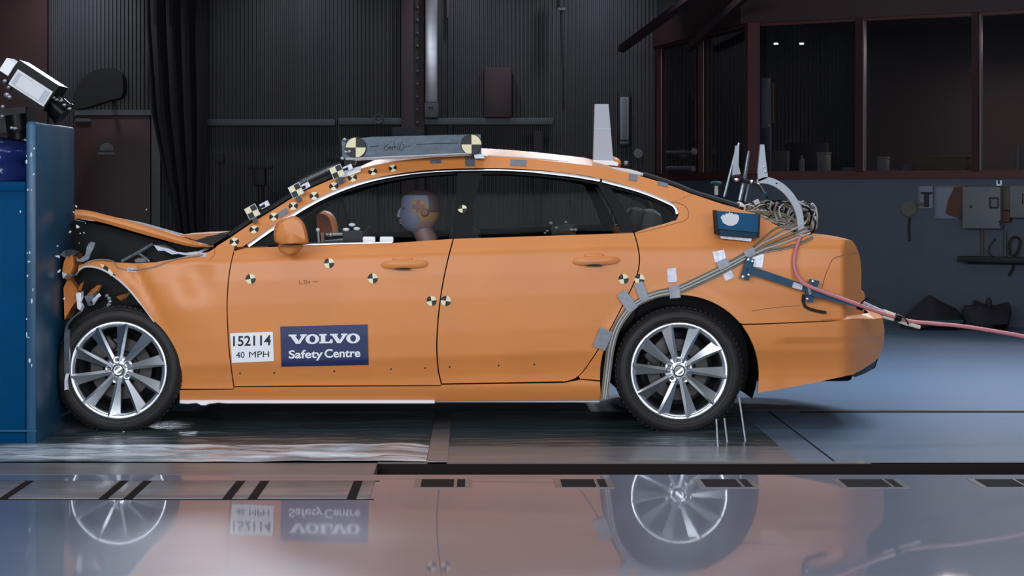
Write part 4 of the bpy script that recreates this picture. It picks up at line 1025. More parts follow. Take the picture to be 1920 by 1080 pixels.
m.add(q, [[0, 1, 7]], 0).add(q, [[1, 2, 6, 7]], 1).add(q, [[2, 3, 5, 6]], 0).add(q, [[3, 4, 5]], 1); tag(m.build('target_sticker', ['cream', 'ink'], car, 0), 'creased target sticker on the crumpled wing')
def flat(name, poly, mt, o_=-.0035, fn=S, par=None, t_=.003, label=None):
    poly = densify(poly, 6); a = [P(x, y, fn(x, y)+o_) for x, y in poly]; n = len(a); b = [v+Vector((0, t_, 0)) for v in a]
    m = MB(); m.add(a+b, [list(range(n)), [n+i for i in range(n)][::-1]]+[[i, n+i, n+(i+1) % n, (i+1) % n] for i in range(n)])
    o = m.build(name, mt, par or car, 20)
    if label: o['label'] = label
    return o
def quad(cx, cy, w_, h_, an=0):
    c, s = cos(R(an)), sin(R(an)); return [(cx+x*c-y*s, cy+x*s+y*c) for x, y in ((-w_/2, -h_/2), (w_/2, -h_/2), (w_/2, h_/2), (-w_/2, h_/2))]
for (cx, cy, w_, h_, an) in ((817, 303, 20, 7, -3), (881, 303, 18, 17, 0), (972, 305, 30, 11, 3), (1187, 332, 16, 13, 8), (1243, 345, 20, 7, 16), (531, 399, 20, 10, -32), (640, 340, 18, 9, -24)):
    flat('tape_strip', quad(cx, cy, w_, h_, an), 'tape', -.0045)
flat('tape_strip', quad(247, 506, 17, 8, 8), 'tape_pale'); flat('tape_strip', quad(381, 478, 12, 8, 10), 'tape_pale')
flat('white_pad', [(634, 333), (641, 321), (677, 311), (676, 322), (646, 332)], 'white', -.02, t_=.016, label='white pad taped to the top of the windscreen pillar')
m = MB(); m.tube(crv([P(x, y, S(x, y)-.004) for x, y in [(142, 516), (160, 494), (185, 487), (212, 490), (222, 502), (247, 507), (290, 500), (330, 486), (381, 478)]], 4), .004, 6); m.build('taped_wire', 'cable_grey', car)
# swage lines and scribbles
def scribble(name, strokes, mt, fn, par, r_=.0016):
    m = MB()
    for s_ in strokes: m.tube(crv([P(x, y, fn(x, y)-.002) for x, y in s_], 3), r_, 5)
    return m.build(name, mt, par)
scribble('pencil_mark', [[(562, 525), (562, 532), (568, 532)], [(570, 526), (574, 526), (575, 531), (571, 532), (570, 526)], [(577, 527), (580, 531), (580, 526)], [(586, 528), (590, 527), (591, 529), (597, 527)]], 'mark_brown', S, car, .0012)
MB().tube(crv([P(x, y, S(x, y)-.0005) for x, y in [(1262, 378), (1284, 386), (1291, 400), (1286, 412), (1262, 420), (1225, 430), (1195, 437)]], 5), .0016, 5).build('panel_seam', 'mark_brown', car)
MB().tube(crv([P(x, y, S(x, y)-.001) for x, y in [(1541, 540), (1548, 515), (1557, 494), (1563, 485), (1582, 478), (1608, 473)]], 4), .0016, 5).build('panel_seam', 'mark_brown', car)
MB().tube(crv([P(x, y, S(x, y)-.001) for x, y in [(1410, 583), (1450, 577), (1500, 573)]], 4), .0012, 5).build('panel_seam', 'mark_brown', car)
MB().tube(crv([P(x, y, S(x, y)-.001) for x, y in [(400, 463), (403, 470), (400, 480), (392, 487)]], 4), .0012, 5).build('panel_seam', 'mark_brown', car)

# ------------------------------------------------------------------ signs on the doors
def text_mesh(txt, bold=0.0):
    cu = bpy.data.curves.new('lettering', 'FONT'); cu.body = txt; cu.size = 1; cu.offset = bold; cu.resolution_u = 6; cu.extrude = 0.004
    o = bpy.data.objects.new('lettering', cu); COL.objects.link(o)
    me = bpy.data.meshes.new_from_object(o.evaluated_get(bpy.context.evaluated_depsgraph_get())); bpy.data.objects.remove(o)
    return me
def lettering(name, txt, px0, py0, px1, py1, slope, mt, par, off_, bold):
    """text stretched to a box of the side view (px0..px1, baseline at py1, cap top at py0)"""
    me = text_mesh(txt, bold); xs_ = [v.co.x for v in me.vertices]; ref = text_mesh('H', bold); yt = max(v.co.y for v in ref.vertices); yb = min(v.co.y for v in ref.vertices)
    x0, x1 = min(xs_), max(xs_); L = rootloc(par)
    for v in me.vertices:
        tx = (v.co.x-x0)/(x1-x0); px = lerp(px0, px1, tx); py = lerp(py1, py0, (v.co.y-yb)/(yt-yb))+slope*(px-px0)
        p = P(px, py, SG(px, py)+off_-v.co.z*.2); v.co = p-L
    me.materials.append(MATS[mt]); o = bpy.data.objects.new(name, me); COL.objects.link(o); o.parent = par; return o
SGC = (S(605, 640)+S(605, 620)+S(605, 670))/3
def SG(px, py): return min(S(x_, y_) for x_, y_ in ((px, py),))-.0
sg = panel('sign', [(525.5, 612.5), (689, 608.5), (691, 684), (527.5, 687.5)], 'navy', car, off=-.007, flange=.006); sg['label'] = 'navy sign with white lettering on the front door'
def z7(pts): return [(420+x/6.857, 600+y/6.857) for x, y in pts]
def ell(cx, cy, rx, ry, n=28): return [(cx+rx*cos(2*pi*k/n), cy+ry*sin(2*pi*k/n)) for k in range(n)]
m = MB()
def letter(pts):
    q = z7(pts); m.add([P(x, y, SG(x, y)-.0105) for x, y in q], [list(range(len(q)))])
def V_(x, w_, yt, yb, sl):
    g = lambda a, b: (x+a*w_, lerp(yt, yb, b)+sl*a*w_)
    letter([g(0, 0), g(.44, 0), g(.44, .17), g(.36, .17), g(.56, .68), g(.72, .17), g(.64, .17), g(.64, 0), g(1, 0), g(1, .17), g(.92, .17), g(.62, 1), g(.40, 1), g(.10, .17), g(0, .17)])
def O_(cx, cy, rx, ry, sl):
    n = 36
    o_ = [(cx+rx*cos(2*pi*k/n), cy+ry*sin(2*pi*k/n)+sl*rx*cos(2*pi*k/n)) for k in range(n)]; i_ = [(cx+rx*.42*cos(2*pi*k/n), cy+ry*.68*sin(2*pi*k/n)) for k in range(n)]
    qo, qi = z7(o_), z7(i_); vs = [P(x, y, SG(x, y)-.0105) for x, y in qo+qi]
    m.add(vs, [[k, (k+1) % n, n+(k+1) % n, n+k] for k in range(n)])
sl = -.022
V_(830, 235, 189, 310, sl); O_(1136, 246, 88, 64, sl)
g = lambda a, b: (1224+a*172, lerp(180, 301, b)+sl*a*172)
letter([g(0, 0), g(.56, 0), g(.56, .17), g(.46, .17), g(.46, .83), g(.76, .83), g(.84, .58), g(1, .58), g(1, 1), g(0, 1), g(0, .83), g(.12, .83), g(.12, .17), g(0, .17)])
V_(1366, 222, 178, 299, sl); O_(1660, 236, 88, 64, sl)
m.build('lettering', 'white', sg, 0, False)
lettering('lettering', 'Safety', 541.5, 657, 605.5, 672.3, -.022, 'white', sg, -.0105, .022)
lettering('lettering', 'Centre', 608.5, 655, 675.5, 670.8, -.022, 'white', sg, -.0105, .022)
ns = panel('number_plate', [(431.5, 625), (511.5, 622), (513.5, 677), (435, 680.5)], 'white', car, off=-.006, flange=.005); ns['label'] = 'white plate with black number and speed on the front door'
lettering('numerals', '152114', 437, 630.5, 508, 649.3, -.03, 'ink', ns, -.0075, .018)
lettering('numerals', '40', 442.5, 660, 458.5, 671.3, -.03, 'ink', ns, -.0075, .0)
lettering('lettering', 'MPH', 467, 659.3, 504.5, 670.6, -.03, 'ink', ns, -.0075, .0)
# ------------------------------------------------------------------ crash test dummy in the driving seat
dm = thing('crash_test_dummy', 'crash test dummy with painted face sitting at the steering wheel of the orange car', 'dummy', (P(800, 0, .5).x, .5, .55))
YH = .47
secs = [  # py, front px, back px, half width
 (356, 776, 800, .035), (360, 764, 813, .058), (366, 757, 820, .070), (374, 753, 824, .076), (384, 752, 826, .078), (392, 752, 826, .078), (398, 751, 825, .077),
 (403, 750, 824, .075), (410, 751, 822, .072), (414, 752, 820, .070), (420, 753, 816, .066), (426, 756, 812, .060), (431, 762, 806, .052), (434, 770, 800, .046)]
rows = []; m = MB()
for py, f, b, hw in secs:
    a = P(f, py, YH); c = P(b, py, YH); row = []
    for k in range(33):
        th = 2*pi*k/32; cx = (a.x+c.x)/2; rx = (c.x-a.x)/2
        ca, sa = cos(th), sin(th)
        row.append(Vector((cx-rx*(abs(ca)**.9)*(1 if ca > 0 else -1), YH+hw*(abs(sa)**.85)*(1 if sa > 0 else -1)*(1-.22*max(0, ca)**2), a.z)))
    rows.append(row)
m.grid(rows)
def fcol(c):                                                    # paint patches in photo pixels on the near side
    d = c.y+DIST; px = VX+c.x*FPX/d; py = VY+(CAMH-c.z)*FPX/d
    if py < 370 or (px > 806 and py < 398) or (px > 800 and py < 376): return 3
    if 770 < px < 803 and 372 < py < 402:
        return 2 if math.hypot(px-785, py-388) < 9 else (1 if math.hypot(px-786, py-388) < 16 else 0)
    if px > 787 and py > 400: return 1 if py < 414 else 4
    return 0
m.mi = [fcol(sum((m.v[i] for i in f), Vector())/len(f)) for f in m.f]
hd = m.build('head', ['skin_grey', 'mark_yellow', 'mark_brown', 'skull', 'skin_pink'], dm, 60)
m = MB(); nz = [P(752, 390, YH), P(748, 400, YH), P(747, 404.5, YH), P(751, 407, YH)]
m.tube(nz, [.007, .011, .013, .008], 8); m.build('nose', 'skin_grey', hd, 60)
m = MB(); m.tube([P(751, 413, YH-.025), P(748.5, 413.5, YH), P(751, 413, YH+.025)], .006, 8); m.tube([P(752, 418, YH-.022), P(750, 418, YH), P(752, 418, YH+.022)], .006, 8); m.build('mouth', 'skin_pink', hd, 60)
m = MB(); m.lathe([(0, -.012), (.018, -.010), (.026, -.002), (.028, .01)], P(796, 398, YH-.07), 'Y', 16); m.build('ear', 'mark_brown', hd)
for s_ in (-1, 1): MB().ball(P(758, 391, YH+s_*.035)+Vector((0, 0, 0)), (.010, .014, .008)).build('eye', 'skull', hd)
m = MB(); m.tube([P(791, 428, YH), P(796, 440, YH), P(803, 455, YH)], [.055, .056, .062], 20); m.build('neck', 'skin_pink', dm)
def skinned(name, verts, edges, mt, par, root=0):
    me = bpy.data.meshes.new(name); L = rootloc(par); me.from_pydata([tuple(Vector(v[:3])-L) for v in verts], edges, []); me.materials.append(MATS[mt])
    o = bpy.data.objects.new(name, me); COL.objects.link(o); o.parent = par
    sk = o.modifiers.new('skin', 'SKIN'); sk.use_smooth_shade = True
    for i, v in enumerate(verts): r_ = v[3]; me.skin_vertices[0].data[i].radius = (r_, r_ if len(v) < 5 else v[4]); me.skin_vertices[0].data[i].use_root = (i == root)
    o.modifiers.new('sub', 'SUBSURF').levels = 2; o.modifiers['sub'].render_levels = 2; return o
hx0 = P(812, 0, .5).x
bodyv = [(hx0-.02, .5, .62, .16), (hx0+.03, .5, .78, .15), (hx0+.06, .5, .93, .15, .17), (hx0+.04, .5, .985, .10),
         (hx0+.04, .31, .95, .07), (hx0-.12, .27, .74, .05), (hx0-.34, .36, .86, .038),
         (hx0+.04, .69, .95, .07), (hx0-.12, .73, .74, .05), (hx0-.34, .62, .86, .038),
         (hx0-.06, .41, .60, .10), (hx0-.46, .38, .66, .075), (hx0-.78, .38, .38, .05),
         (hx0-.06, .59, .60, .10), (hx0-.46, .62, .66, .075), (hx0-.78, .62, .38, .05)]
skinned('torso', bodyv, [(0, 1), (1, 2), (2, 3), (2, 4), (4, 5), (5, 6), (2, 7), (7, 8), (8, 9), (0, 10), (10, 11), (11, 12), (0, 13), (13, 14), (14, 15)], 'blue_shirt', dm)
for y0 in (.36, .62):                                           # hands closed on the wheel rim
    hb = Vector((hx0-.36, y0, .875))
    MB().box(hb, (.075, .04, .085), Matrix.Rotation(R(25), 3, 'Y'), .016).build('hand', 'skin_pink', dm)
    for k in range(4): MB().tube(crv([hb+Vector((-.03, -.03+.02*k, .03)), hb+Vector((-.065, -.03+.02*k, .03)), hb+Vector((-.075, -.03+.02*k, .0)), hb+Vector((-.05, -.03+.02*k, -.02))], 3), .009, 6).build('finger', 'skin_pink', dm)
    MB().tube(crv([hb+Vector((0, -.03, .03)), hb+Vector((-.03, -.05, .045)), hb+Vector((-.06, -.045, .04))], 3), .010, 6).build('thumb', 'skin_pink', dm)

# measuring gear seen through the side windows
t = thing('measuring_camera', 'dark grey camera box with three white lights in the front door window', 'camera', P(663, 445, .22))
MB().prism([(643, 434), (680, 434), (680, 456), (643, 456)], .20, .12).build('case', 'wall_dark', t, 20)
for (x, y) in ((649, 430.5), (669, 429), (660, 421.5)): MB().ball(P(x, y, .2), (.019, .016, .010), 12, 8).build('light', 'white', t)
MB().tube([P(643, 439, .22), P(612, 440, .26)], .008).build('arm', 'cable_pale', t)
MB().ball(P(620, 440, .24), .013).build('joint', 'bare_metal', t)
for (a, b), lab in (((680, 704), 'white rounded pad on the window sill of the front door, nearer the mirror'), ((712, 738), 'white rounded pad on the window sill of the front door, nearer the dummy')):
    m = MB(); c = P((a+b)/2, 449.5, S(700, 449)-.012); m.box(c, ((b-a)/350, .018, .034), None, .008); tag(m.build('marker_pad', 'white'), lab, 'pad')
t = thing('indicator_lamp', 'small indicator with round white top in the corner of the front window', 'lamp', P(597, 455, .18))
MB().ball(P(596, 431, .2), .011).build('bulb', 'white', t); MB().tube([P(596, 433, .2), P(598, 455, .2)], .006).build('stem', 'cable_pale', t)
MB().prism([(601, 436), (607, 436), (608, 455), (602, 455)], .22, .03).build('plate', 'mark_yellow', t, 20)
t = thing('measuring_camera', 'dark camera with small white glints in the rear door window', 'camera', P(1052, 440, .3))
MB().prism([(1036, 425), (1076, 420), (1080, 440), (1034, 440)], .3, .14).build('case', 'dark_trim', t, 20)
for (x, y, r_) in ((1033, 418, .010), (1061, 416, .008), (1043, 427, .007), (1026, 433, .008), (1022, 437, .008), (1079, 431, .011), (1072, 431, .011)): MB().ball(P(x, y, .28), (r_, r_, r_*.8), 8, 6).build('fastener', 'bare_metal', t)

# ------------------------------------------------------------------ roof beam with two quadrant discs
YB0 = .30
t = thing('roof_beam', 'grey metal measuring beam with a quadrant target disc at each end, mounted along the roof', 'beam', P(775, 296, YB0))
def SB(px, py): return YB0
MB().prism([(640, 262), (700, 256.5), (800, 254), (880, 252), (901, 252), (903, 290), (880, 291), (760, 295), (655, 298), (642, 296)], YB0, .09, .0).build('beam', 'beam_metal', t, 20)
m = MB(); m.tube([P(648, 298, YB0-.012), P(700, 296.5, YB0-.012), P(800, 292, YB0-.012), P(884, 288.5, YB0-.012)], .010, 8); m.build('lower_flange', 'chrome', t)
def disc(px, py, r_, first):
    m = MB(); n = 48; c = P(px, py, YB0-.02)
    vs = [c]+[c+Vector((cos(2*pi*k/n), 0, sin(2*pi*k/n)))*r_/347 for k in range(n)]
    for k in range(n): m.add([vs[0], vs[1+k], vs[1+(k+1) % n]], [[0, 1, 2]], ((k*4//n)+first) % 2)
    for k in range(n): i, j = 1+k, 1+(k+1) % n; m.add([vs[i], vs[j], vs[j]+Vector((0, .016, 0)), vs[i]+Vector((0, .016, 0))], [[0, 1, 2, 3]], 1)
    d_ = m.build('target_disc', ['cream', 'ink'], t, 0)
    m = MB(); m.lathe([(r_/347+.003, .0), (r_/347, -.002), (r_/347+.003, .018)], c, 'Y', 48); m.build('disc_edge', 'ink', d_)
disc(667, 276.5, 19, 1); disc(884, 271, 19, 0)
m = MB()
for (x, y) in ((648, 285), (642, 297), (646, 262), (655, 284)): m.ball(P(x, y, YB0-.02), (.012, .012, .010), 8, 6)
m.build('end_bolt', 'bare_metal', t)
MB().prism([(643, 298), (668, 300), (664, 309), (646, 310)], YB0+.0, .1).build('front_foot', 'black', t, 20)
MB().prism([(889, 290), (906, 289), (908, 297), (890, 297)], YB0-.01, .1).build('rear_foot', 'steel', t, 20)
def scr(strokes):
    m = MB()
    for s_ in strokes: m.tube(crv([P(x, y, YB0-.001) for x, y in s_], 3), .002, 5)
    m.build('handwriting', 'ink', t)
scr([[(694, 275), (711, 274)], [(727, 271), (722, 274), (720, 279), (724, 282), (728, 279), (727, 276), (724, 277)], [(731, 281), (731, 274), (736, 281), (736, 273)], [(740, 268), (740, 281)], [(737, 276), (744, 275)], [(745, 281), (747, 268)], [(752, 268), (758, 274), (755, 280), (749, 281), (751, 270)], [(760, 275), (763, 275)], [(765, 275), (770, 274)], [(781, 271), (820, 269), (860, 268)]])

# white fin on the roof
t = thing('roof_fin', 'tall pale tapered fin standing on an orange base on the rear of the roof', 'fin', P(1133, 303, .6))
MB().prism([(1115.5, 195), (1141, 195), (1150, 303), (1112.5, 302)], .55, .06).build('fin', 'fin_grey', t, 20)
MB().prism([(1114.5, 241), (1145.2, 241), (1145.3, 242.2), (1114.5, 242.2)], .548, .06).build('seam', 'steel', t, 20)
m = MB(); m.ball(P(1137, 306, .62), (.085, .06, .045), 20, 12); m.build('base', 'paint', t)
m = MB(); m.prism([(1112, 300), (1148, 301), (1160, 305), (1158, 311), (1112, 307)], .52, .1); m.build('foot_plate', 'white', t, 20)
MB().ball(P(1174, 306, .6), (.015, .015, .014)).build('bolt', 'steel', t)
# light glare on the roof edge, modelled as pale strips
t = tag(MB().prism(c2([(915, 290), (980, 294), (1060, 302), (1113, 310)], 4)+c2([(1110, 314), (1060, 309), (980, 301), (915, 296)], 4), .385, .03).build('roof_glare', 'offwhite'), 'long pale strip imitating glare along the roof edge in front of the fin', 'strip')
t = tag(MB().prism(c2([(1148, 313), (1180, 317), (1208, 325)], 4)+c2([(1206, 330), (1180, 325), (1146, 318)], 4), .37, .03).build('roof_glare', 'offwhite'), 'short pale strip imitating glare along the roof edge behind the fin', 'strip')

# three pairs of quadrant plates clipped to the windscreen edge
for (cx, cy, an, dx_, dy_, lab) in ((473, 397, -28, 23, -13, 'lowest'), (555, 357, -28, 17, -8, 'middle'), (632, 322, -24, 20, -7, 'topmost')):
    Yp = S(cx, min(460, cy+25))-.02
    t = thing('target_clip', 'pair of small quadrant plates clipped to the windscreen edge, %s of the three pairs' % lab, 'target', P(cx, cy+12, Yp), 'quadrant plates along the windscreen')
    def plate(px, py, s_, an_):
        m = MB(); c_, sn = cos(R(an_)), sin(R(an_))
        for i in (0, 1):
            for j in (0, 1):
                q = [(px+(x*c_-y*sn)*s_, py+(x*sn+y*c_)*s_) for x, y in ((i-1, j-1), (i, j-1), (i, j), (i-1, j))]
                m.add([P(x, y, Yp-.012) for x, y in q], [[0, 1, 2, 3]], (i+j) % 2)
        m.build('plate', ['cream', 'ink'], t, 0)
        q = [(px+(x*c_-y*sn)*(s_+1), py+(x*sn+y*c_)*(s_+1)) for x, y in ((-1, -1), (1, -1), (1, 1), (-1, 1))]
        m = MB(); m.prism(q, Yp-.010, .012); m.build('backing', 'steel', t, 20)
    plate(cx, cy, 10.5, an); 
    m = MB(); c_, sn = cos(R(an)), sin(R(an)); px, py = cx+dx_, cy+dy_
    q = [(px+x*c_-y*sn, py+x*sn+y*c_) for x, y in ((-9, -5), (9, -5), (9, 5), (-9, 5))]
    m.prism(q, Yp+.03, .01); m.build('arm_plate', 'tape_pale', t, 20)
    m = MB(); m.prism([(px+x*c_-y*sn, py+x*sn+y*c_) for x, y in ((-5, -1), (0, -1), (0, 4), (-5, 4))], Yp+.028, .004); m.build('mark', 'ink', t, 0)
    MB().tube([P(cx+2, cy+8, Yp), P(cx+6, cy+20, Yp+.015)], .014, 8).build('clip', 'steel', t)
    MB().tube([P(cx+2, cy+2, Yp+.01), P(px, py, Yp+.03)], .006, 6).build('link', 'dark_trim', t)

# ------------------------------------------------------------------ data box
YD = S(1383, 430)-.02
t = thing('data_box', 'teal metal box with a torn white sticker fixed to the rear pillar of the car', 'box', P(1383, 440, YD))
MB().prism([(1344, 395), (1424, 402), (1422, 434), (1347, 428)], YD-.115, .11).build('front', 'teal', t, 20)
m = MB(); a = [P(x, y, YD-.112) for x, y in [(1347, 429), (1422, 435)]]; b = [P(x, y, YD-.005) for x, y in [(1348, 441), (1421, 446)]]
m.add([a[0], a[1], b[1], b[0]], [[0, 1, 2, 3]]); m.prism([(1347.5, 430), (1422, 436), (1421, 446), (1349, 441)], YD-.10, .095); m.build('lower_case', 'teal_dark', t, 20)
MB().tube([P(1347, 428.5, YD-.113), P(1422, 435, YD-.113)], .0035, 6).build('edge_trim', 'arm_blue', t)
MB().prism([(1341, 395), (1344, 394), (1347, 441), (1344, 440)], YD-.118, .115).build('end_plate', 'dark_trim', t, 20)
MB().prism([(1422, 401), (1426, 402), (1424, 446), (1421, 446)], YD-.118, .115).build('end_plate', 'dark_trim', t, 20)
st = [(1351, 407), (1356, 402), (1358, 404), (1362, 399.5), (1365, 401), (1368, 397.5), (1369, 400), (1373, 399.5), (1375, 402), (1380, 401.5), (1385, 404), (1386, 411), (1382, 419), (1374, 423.5), (1365, 423), (1356, 418)]
MB().prism(st, YD-.118, .003).build('sticker', 'offwhite', t, 0)
MB().prism([(1350, 442), (1410, 447), (1408, 453), (1352, 447)], YD-.06, .06).build('mount_strip', 'tape_pale', t, 20)
MB().prism([(1382, 452), (1408, 450), (1420, 462), (1404, 472)], YD-.008, .006).build('mount_plate', 'tape', t, 20)
m = MB()
for k in range(5): m.cyl(P(1342, 402+8*k, YD-.06), P(1339, 402+8*k, YD-.06), .008, 8)
m.build('connector', 'dark_trim', t)

# cable bundle taped along the rear wing, its loops behind the box, and the strips holding it
t = thing('cable_bundle', 'bundle of grey cables taped along the rear wing and around the wheel arch', 'cables', P(1350, 507, -.02))
path = [(1515, 428), (1492, 440), (1462, 449), (1432, 463), (1405, 477), (1380, 492), (1350, 507), (1310, 527), (1270, 544), (1235, 551), (1205, 562), (1180, 580), (1158, 612), (1146, 648), (1140, 690), (1133, 748)]
rnd = random.Random(5)
for k in range(8):
    o_ = (k-3.5)*2.0; pts = []
    for i, (x, y) in enumerate(path):
        sp = 3.0 if i < 3 else (1.7 if i == 3 else 1)
        if i >= 9: sp = .8
        a = path[max(0, i-1)]; b = path[min(len(path)-1, i+1)]; dx_, dy_ = b[0]-a[0], b[1]-a[1]; L = math.hypot(dx_, dy_)
        nx, ny = -dy_/L, dx_/L; q = o_*sp+rnd.uniform(-.9, .9)*sp
        X, Yp = x+nx*q, y+ny*q; pts.append(P(X, Yp, S(X, min(Yp, 720))-.006-.004*(k % 3)))
    MB().tube(crv(pts, 4), .0045, 6).build('cable', ('cable_grey', 'cable_olive', 'cable_pale')[k % 3], t)
for (cx, cy, w_, h_, an, mt) in ((1130, 636, 25, 38, 22, 'tape'), (1176, 565, 20, 40, -35, 'tape'), (1203, 546, 17, 34, -22, 'tape'), (1260, 516, 17, 26, -4, 'tape_pale'), (1265, 547, 20, 24, -6, 'tape'),
                                 (1349, 480, 22, 20, -12, 'tape_pale'), (1356, 495, 22, 16, -25, 'tape'), (1365, 515, 18, 18, -22, 'tape_pale'), (1406, 474, 20, 15, -28, 'tape'), (1420, 488, 22, 25, 8, 'tape_pale')):
    flat('tape_strip', quad(cx, cy, w_, h_, an), mt, -.022 if mt == 'tape' else -.005, S, t, .003)
rnd = random.Random(21)
m = MB(); mats3 = ['cable_grey', 'cable_olive', 'cable_pale', 'black', 'cable_olive']
for k in range(80):
    m.cur = rnd.choice((0, 1, 1, 1, 2, 3, 3, 3)); cx, cy = rnd.uniform(1405, 1515), rnd.uniform(382, 428); yy = rnd.uniform(.20, .75)
    pts = []; a0 = rnd.uniform(0, 6.3); ra, rb = rnd.uniform(12, 34), rnd.uniform(10, 30); tl = rnd.uniform(.55, 1.0)
    for j in range(9):
        a = a0+tl*2*pi*j/8; x = cx+ra*cos(a)+rnd.uniform(-4, 4); y = min(cy+rb*sin(a)+rnd.uniform(-3, 3), 400+(x-1395)*.37+ (6 if x > 1440 else 0))
        x = min(max(x, 1396), 1531); lo = 381 if x < 1470 else 382
        y = max(y, lo+rnd.uniform(-6, 6)); pts.append(P(x, y, yy+rnd.uniform(-.06, .06)))
    m.tube(crv(pts, 4), rnd.uniform(.0035, .006), 5)
for k in range(10):                                             # long strands sweeping from the box towards the bundle
    m.cur = (2, 1, 0, 4)[k % 4]; y0 = rnd.uniform(395, 418)
    m.tube(crv([P(1400+rnd.uniform(-6, 10), y0, .2), P(1430, y0+rnd.uniform(-6, 10), .22), P(1470, 415+rnd.uniform(-14, 14), .2), P(1500+rnd.uniform(-4, 10), 424+rnd.uniform(-8, 8), .16), P(1512, 432, .1), P(1490, 441, .06)], 5), .005, 5)
for k in range(8):                                              # outer loops standing up at the back
    m.cur = (2, 1, 0, 1)[k % 4]; r_ = 20+rnd.uniform(0, 16); cx = 1497+rnd.uniform(-4, 4)
    m.tube(crv([P(cx+r_*cos(a)*.9, 430-(r_+12)*sin(a), .30+.05*k) for a in [pi*j/8 for j in range(9)]], 3), .006, 5)
m.build('cable_tangle', mats3)
tag(bpy.data.objects['cable_tangle'], 'tangle of looped grey and olive cables on the boot lid behind the teal box', 'cables', kind='stuff')
t = bpy.data.objects['cable_tangle']
for (x, y, s_, an) in ((1419, 380, 9, 20), (1448, 372, 5, 0), (1466, 388, 6, 40)): pass

# uprights and curved arm on the boot
t = thing('boot_bracket', 'silver curved arm with upright blade arching over the cables on the boot', 'bracket', P(1503, 438, .12))
MB().prism([(1426, 271), (1433, 271), (1436, 300), (1440, 333), (1422, 341), (1421, 320)], .10, .03).build('blade', 'arm_grey', t, 20)
arc_o = c2([(1420, 337), (1440, 332), (1465, 342), (1485, 360), (1499, 382), (1506, 405), (1508, 438)], 6); arc_i = c2([(1420, 343), (1440, 345), (1458, 353), (1474, 367), (1487, 387), (1494, 408), (1497, 438)], 6)
MB().prism(arc_o+arc_i[::-1], .10, .04).build('curved_arm', 'arm_grey', t, 20)
MB().ball(P(1456, 344, .10), (.006, .004, .004)).build('hole', 'black', t)
for (x, y) in ((1432, 313), (1435, 322)): MB().ball(P(x, y, .10), (.008, .008, .008)).build('bolt', 'chrome', t)
t = thing('boot_mast', 'slanting rod with a pale tapered blade rising from the foot of the rear window', 'mast', P(1358, 368, .6))
MB().tube([P(1358, 369, .6), P(1378, 290, .6), P(1386, 268, .6)], .008, 8).build('rod', 'steel', t)
MB().prism([(1379, 273), (1386, 274), (1385, 310), (1389, 326), (1373, 331), (1374, 310)], .59, .02).build('blade', 'arm_grey', t, 20)
m = MB(); m.tube(crv([P(1372, 334, .58), P(1384, 332, .58), P(1392, 338, .6), P(1402, 340, .6)]), .014, 8); m.build('clamp', 'dark_trim', t)
MB().ball(P(1381, 337, .57), (.018, .012, .010)).build('nut', 'chrome', t)
t = thing('boot_mast', 'pair of thin slanting rods standing between the blade mast and the curved arm', 'mast', P(1392, 380, .7))
MB().tube([P(1387, 376, .7), P(1396, 335, .7), P(1404, 283, .7)], [.012, .012, .008], 8).build('rod', 'steel', t)
MB().tube([P(1397, 378, .75), P(1404, 345, .75)], .008, 8).build('rod', 'steel', t)
m = MB(); m.tube(crv([P(1400, 340, .7), P(1410, 343, .65), P(1424, 350, .6), P(1432, 362, .55), P(1438, 370, .5)]), .010, 8); m.build('link', 'dark_trim', t)
for (x, y) in ((1409, 341), (1421, 347)): MB().ball(P(x, y, .62), (.011, .011, .011)).build('joint', 'chrome', t)
MB().prism([(1428, 363), (1438, 360), (1441, 369), (1432, 373)], .5, .04).build('tip', 'teal_dark', t, 20)
t = thing('plug_box', 'small pale plug lying among the cables on the boot', 'plug', P(1419, 379, .18))
MB().prism(quad(1419, 379, 10, 8, -25), .14, .03).build('shell', 'cable_pale', t, 20); MB().prism(quad(1413, 382, 4, 5, -25), .145, .02).build('boot', 'dark_trim', t, 20)
tag(MB().prism([(1357, 378), (1364, 377), (1388, 386), (1384, 391), (1368, 388)], .22, .03).build('cover_strip', 'offwhite'), 'short white strip at the foot of the rear window, nearer the teal box', 'strip')
tag(MB().prism([(1382, 379), (1388, 378), (1398, 385), (1396, 389), (1388, 387)], .3, .03).build('cover_strip', 'offwhite'), 'short white strip at the foot of the rear window, nearer the cables', 'strip')
t = thing('wall_hook_lamp', 'small teal disc lamp on a pale stem seen just above the rear window', 'lamp', P(1343, 355, 1.3))
MB().ball(P(1343, 344, 1.3), (.035, .03, .016)).build('shade', 'teal_dark', t); MB().tube([P(1343, 347, 1.3), P(1343, 366, 1.3)], .012).build('stem', 'cable_pale', t)

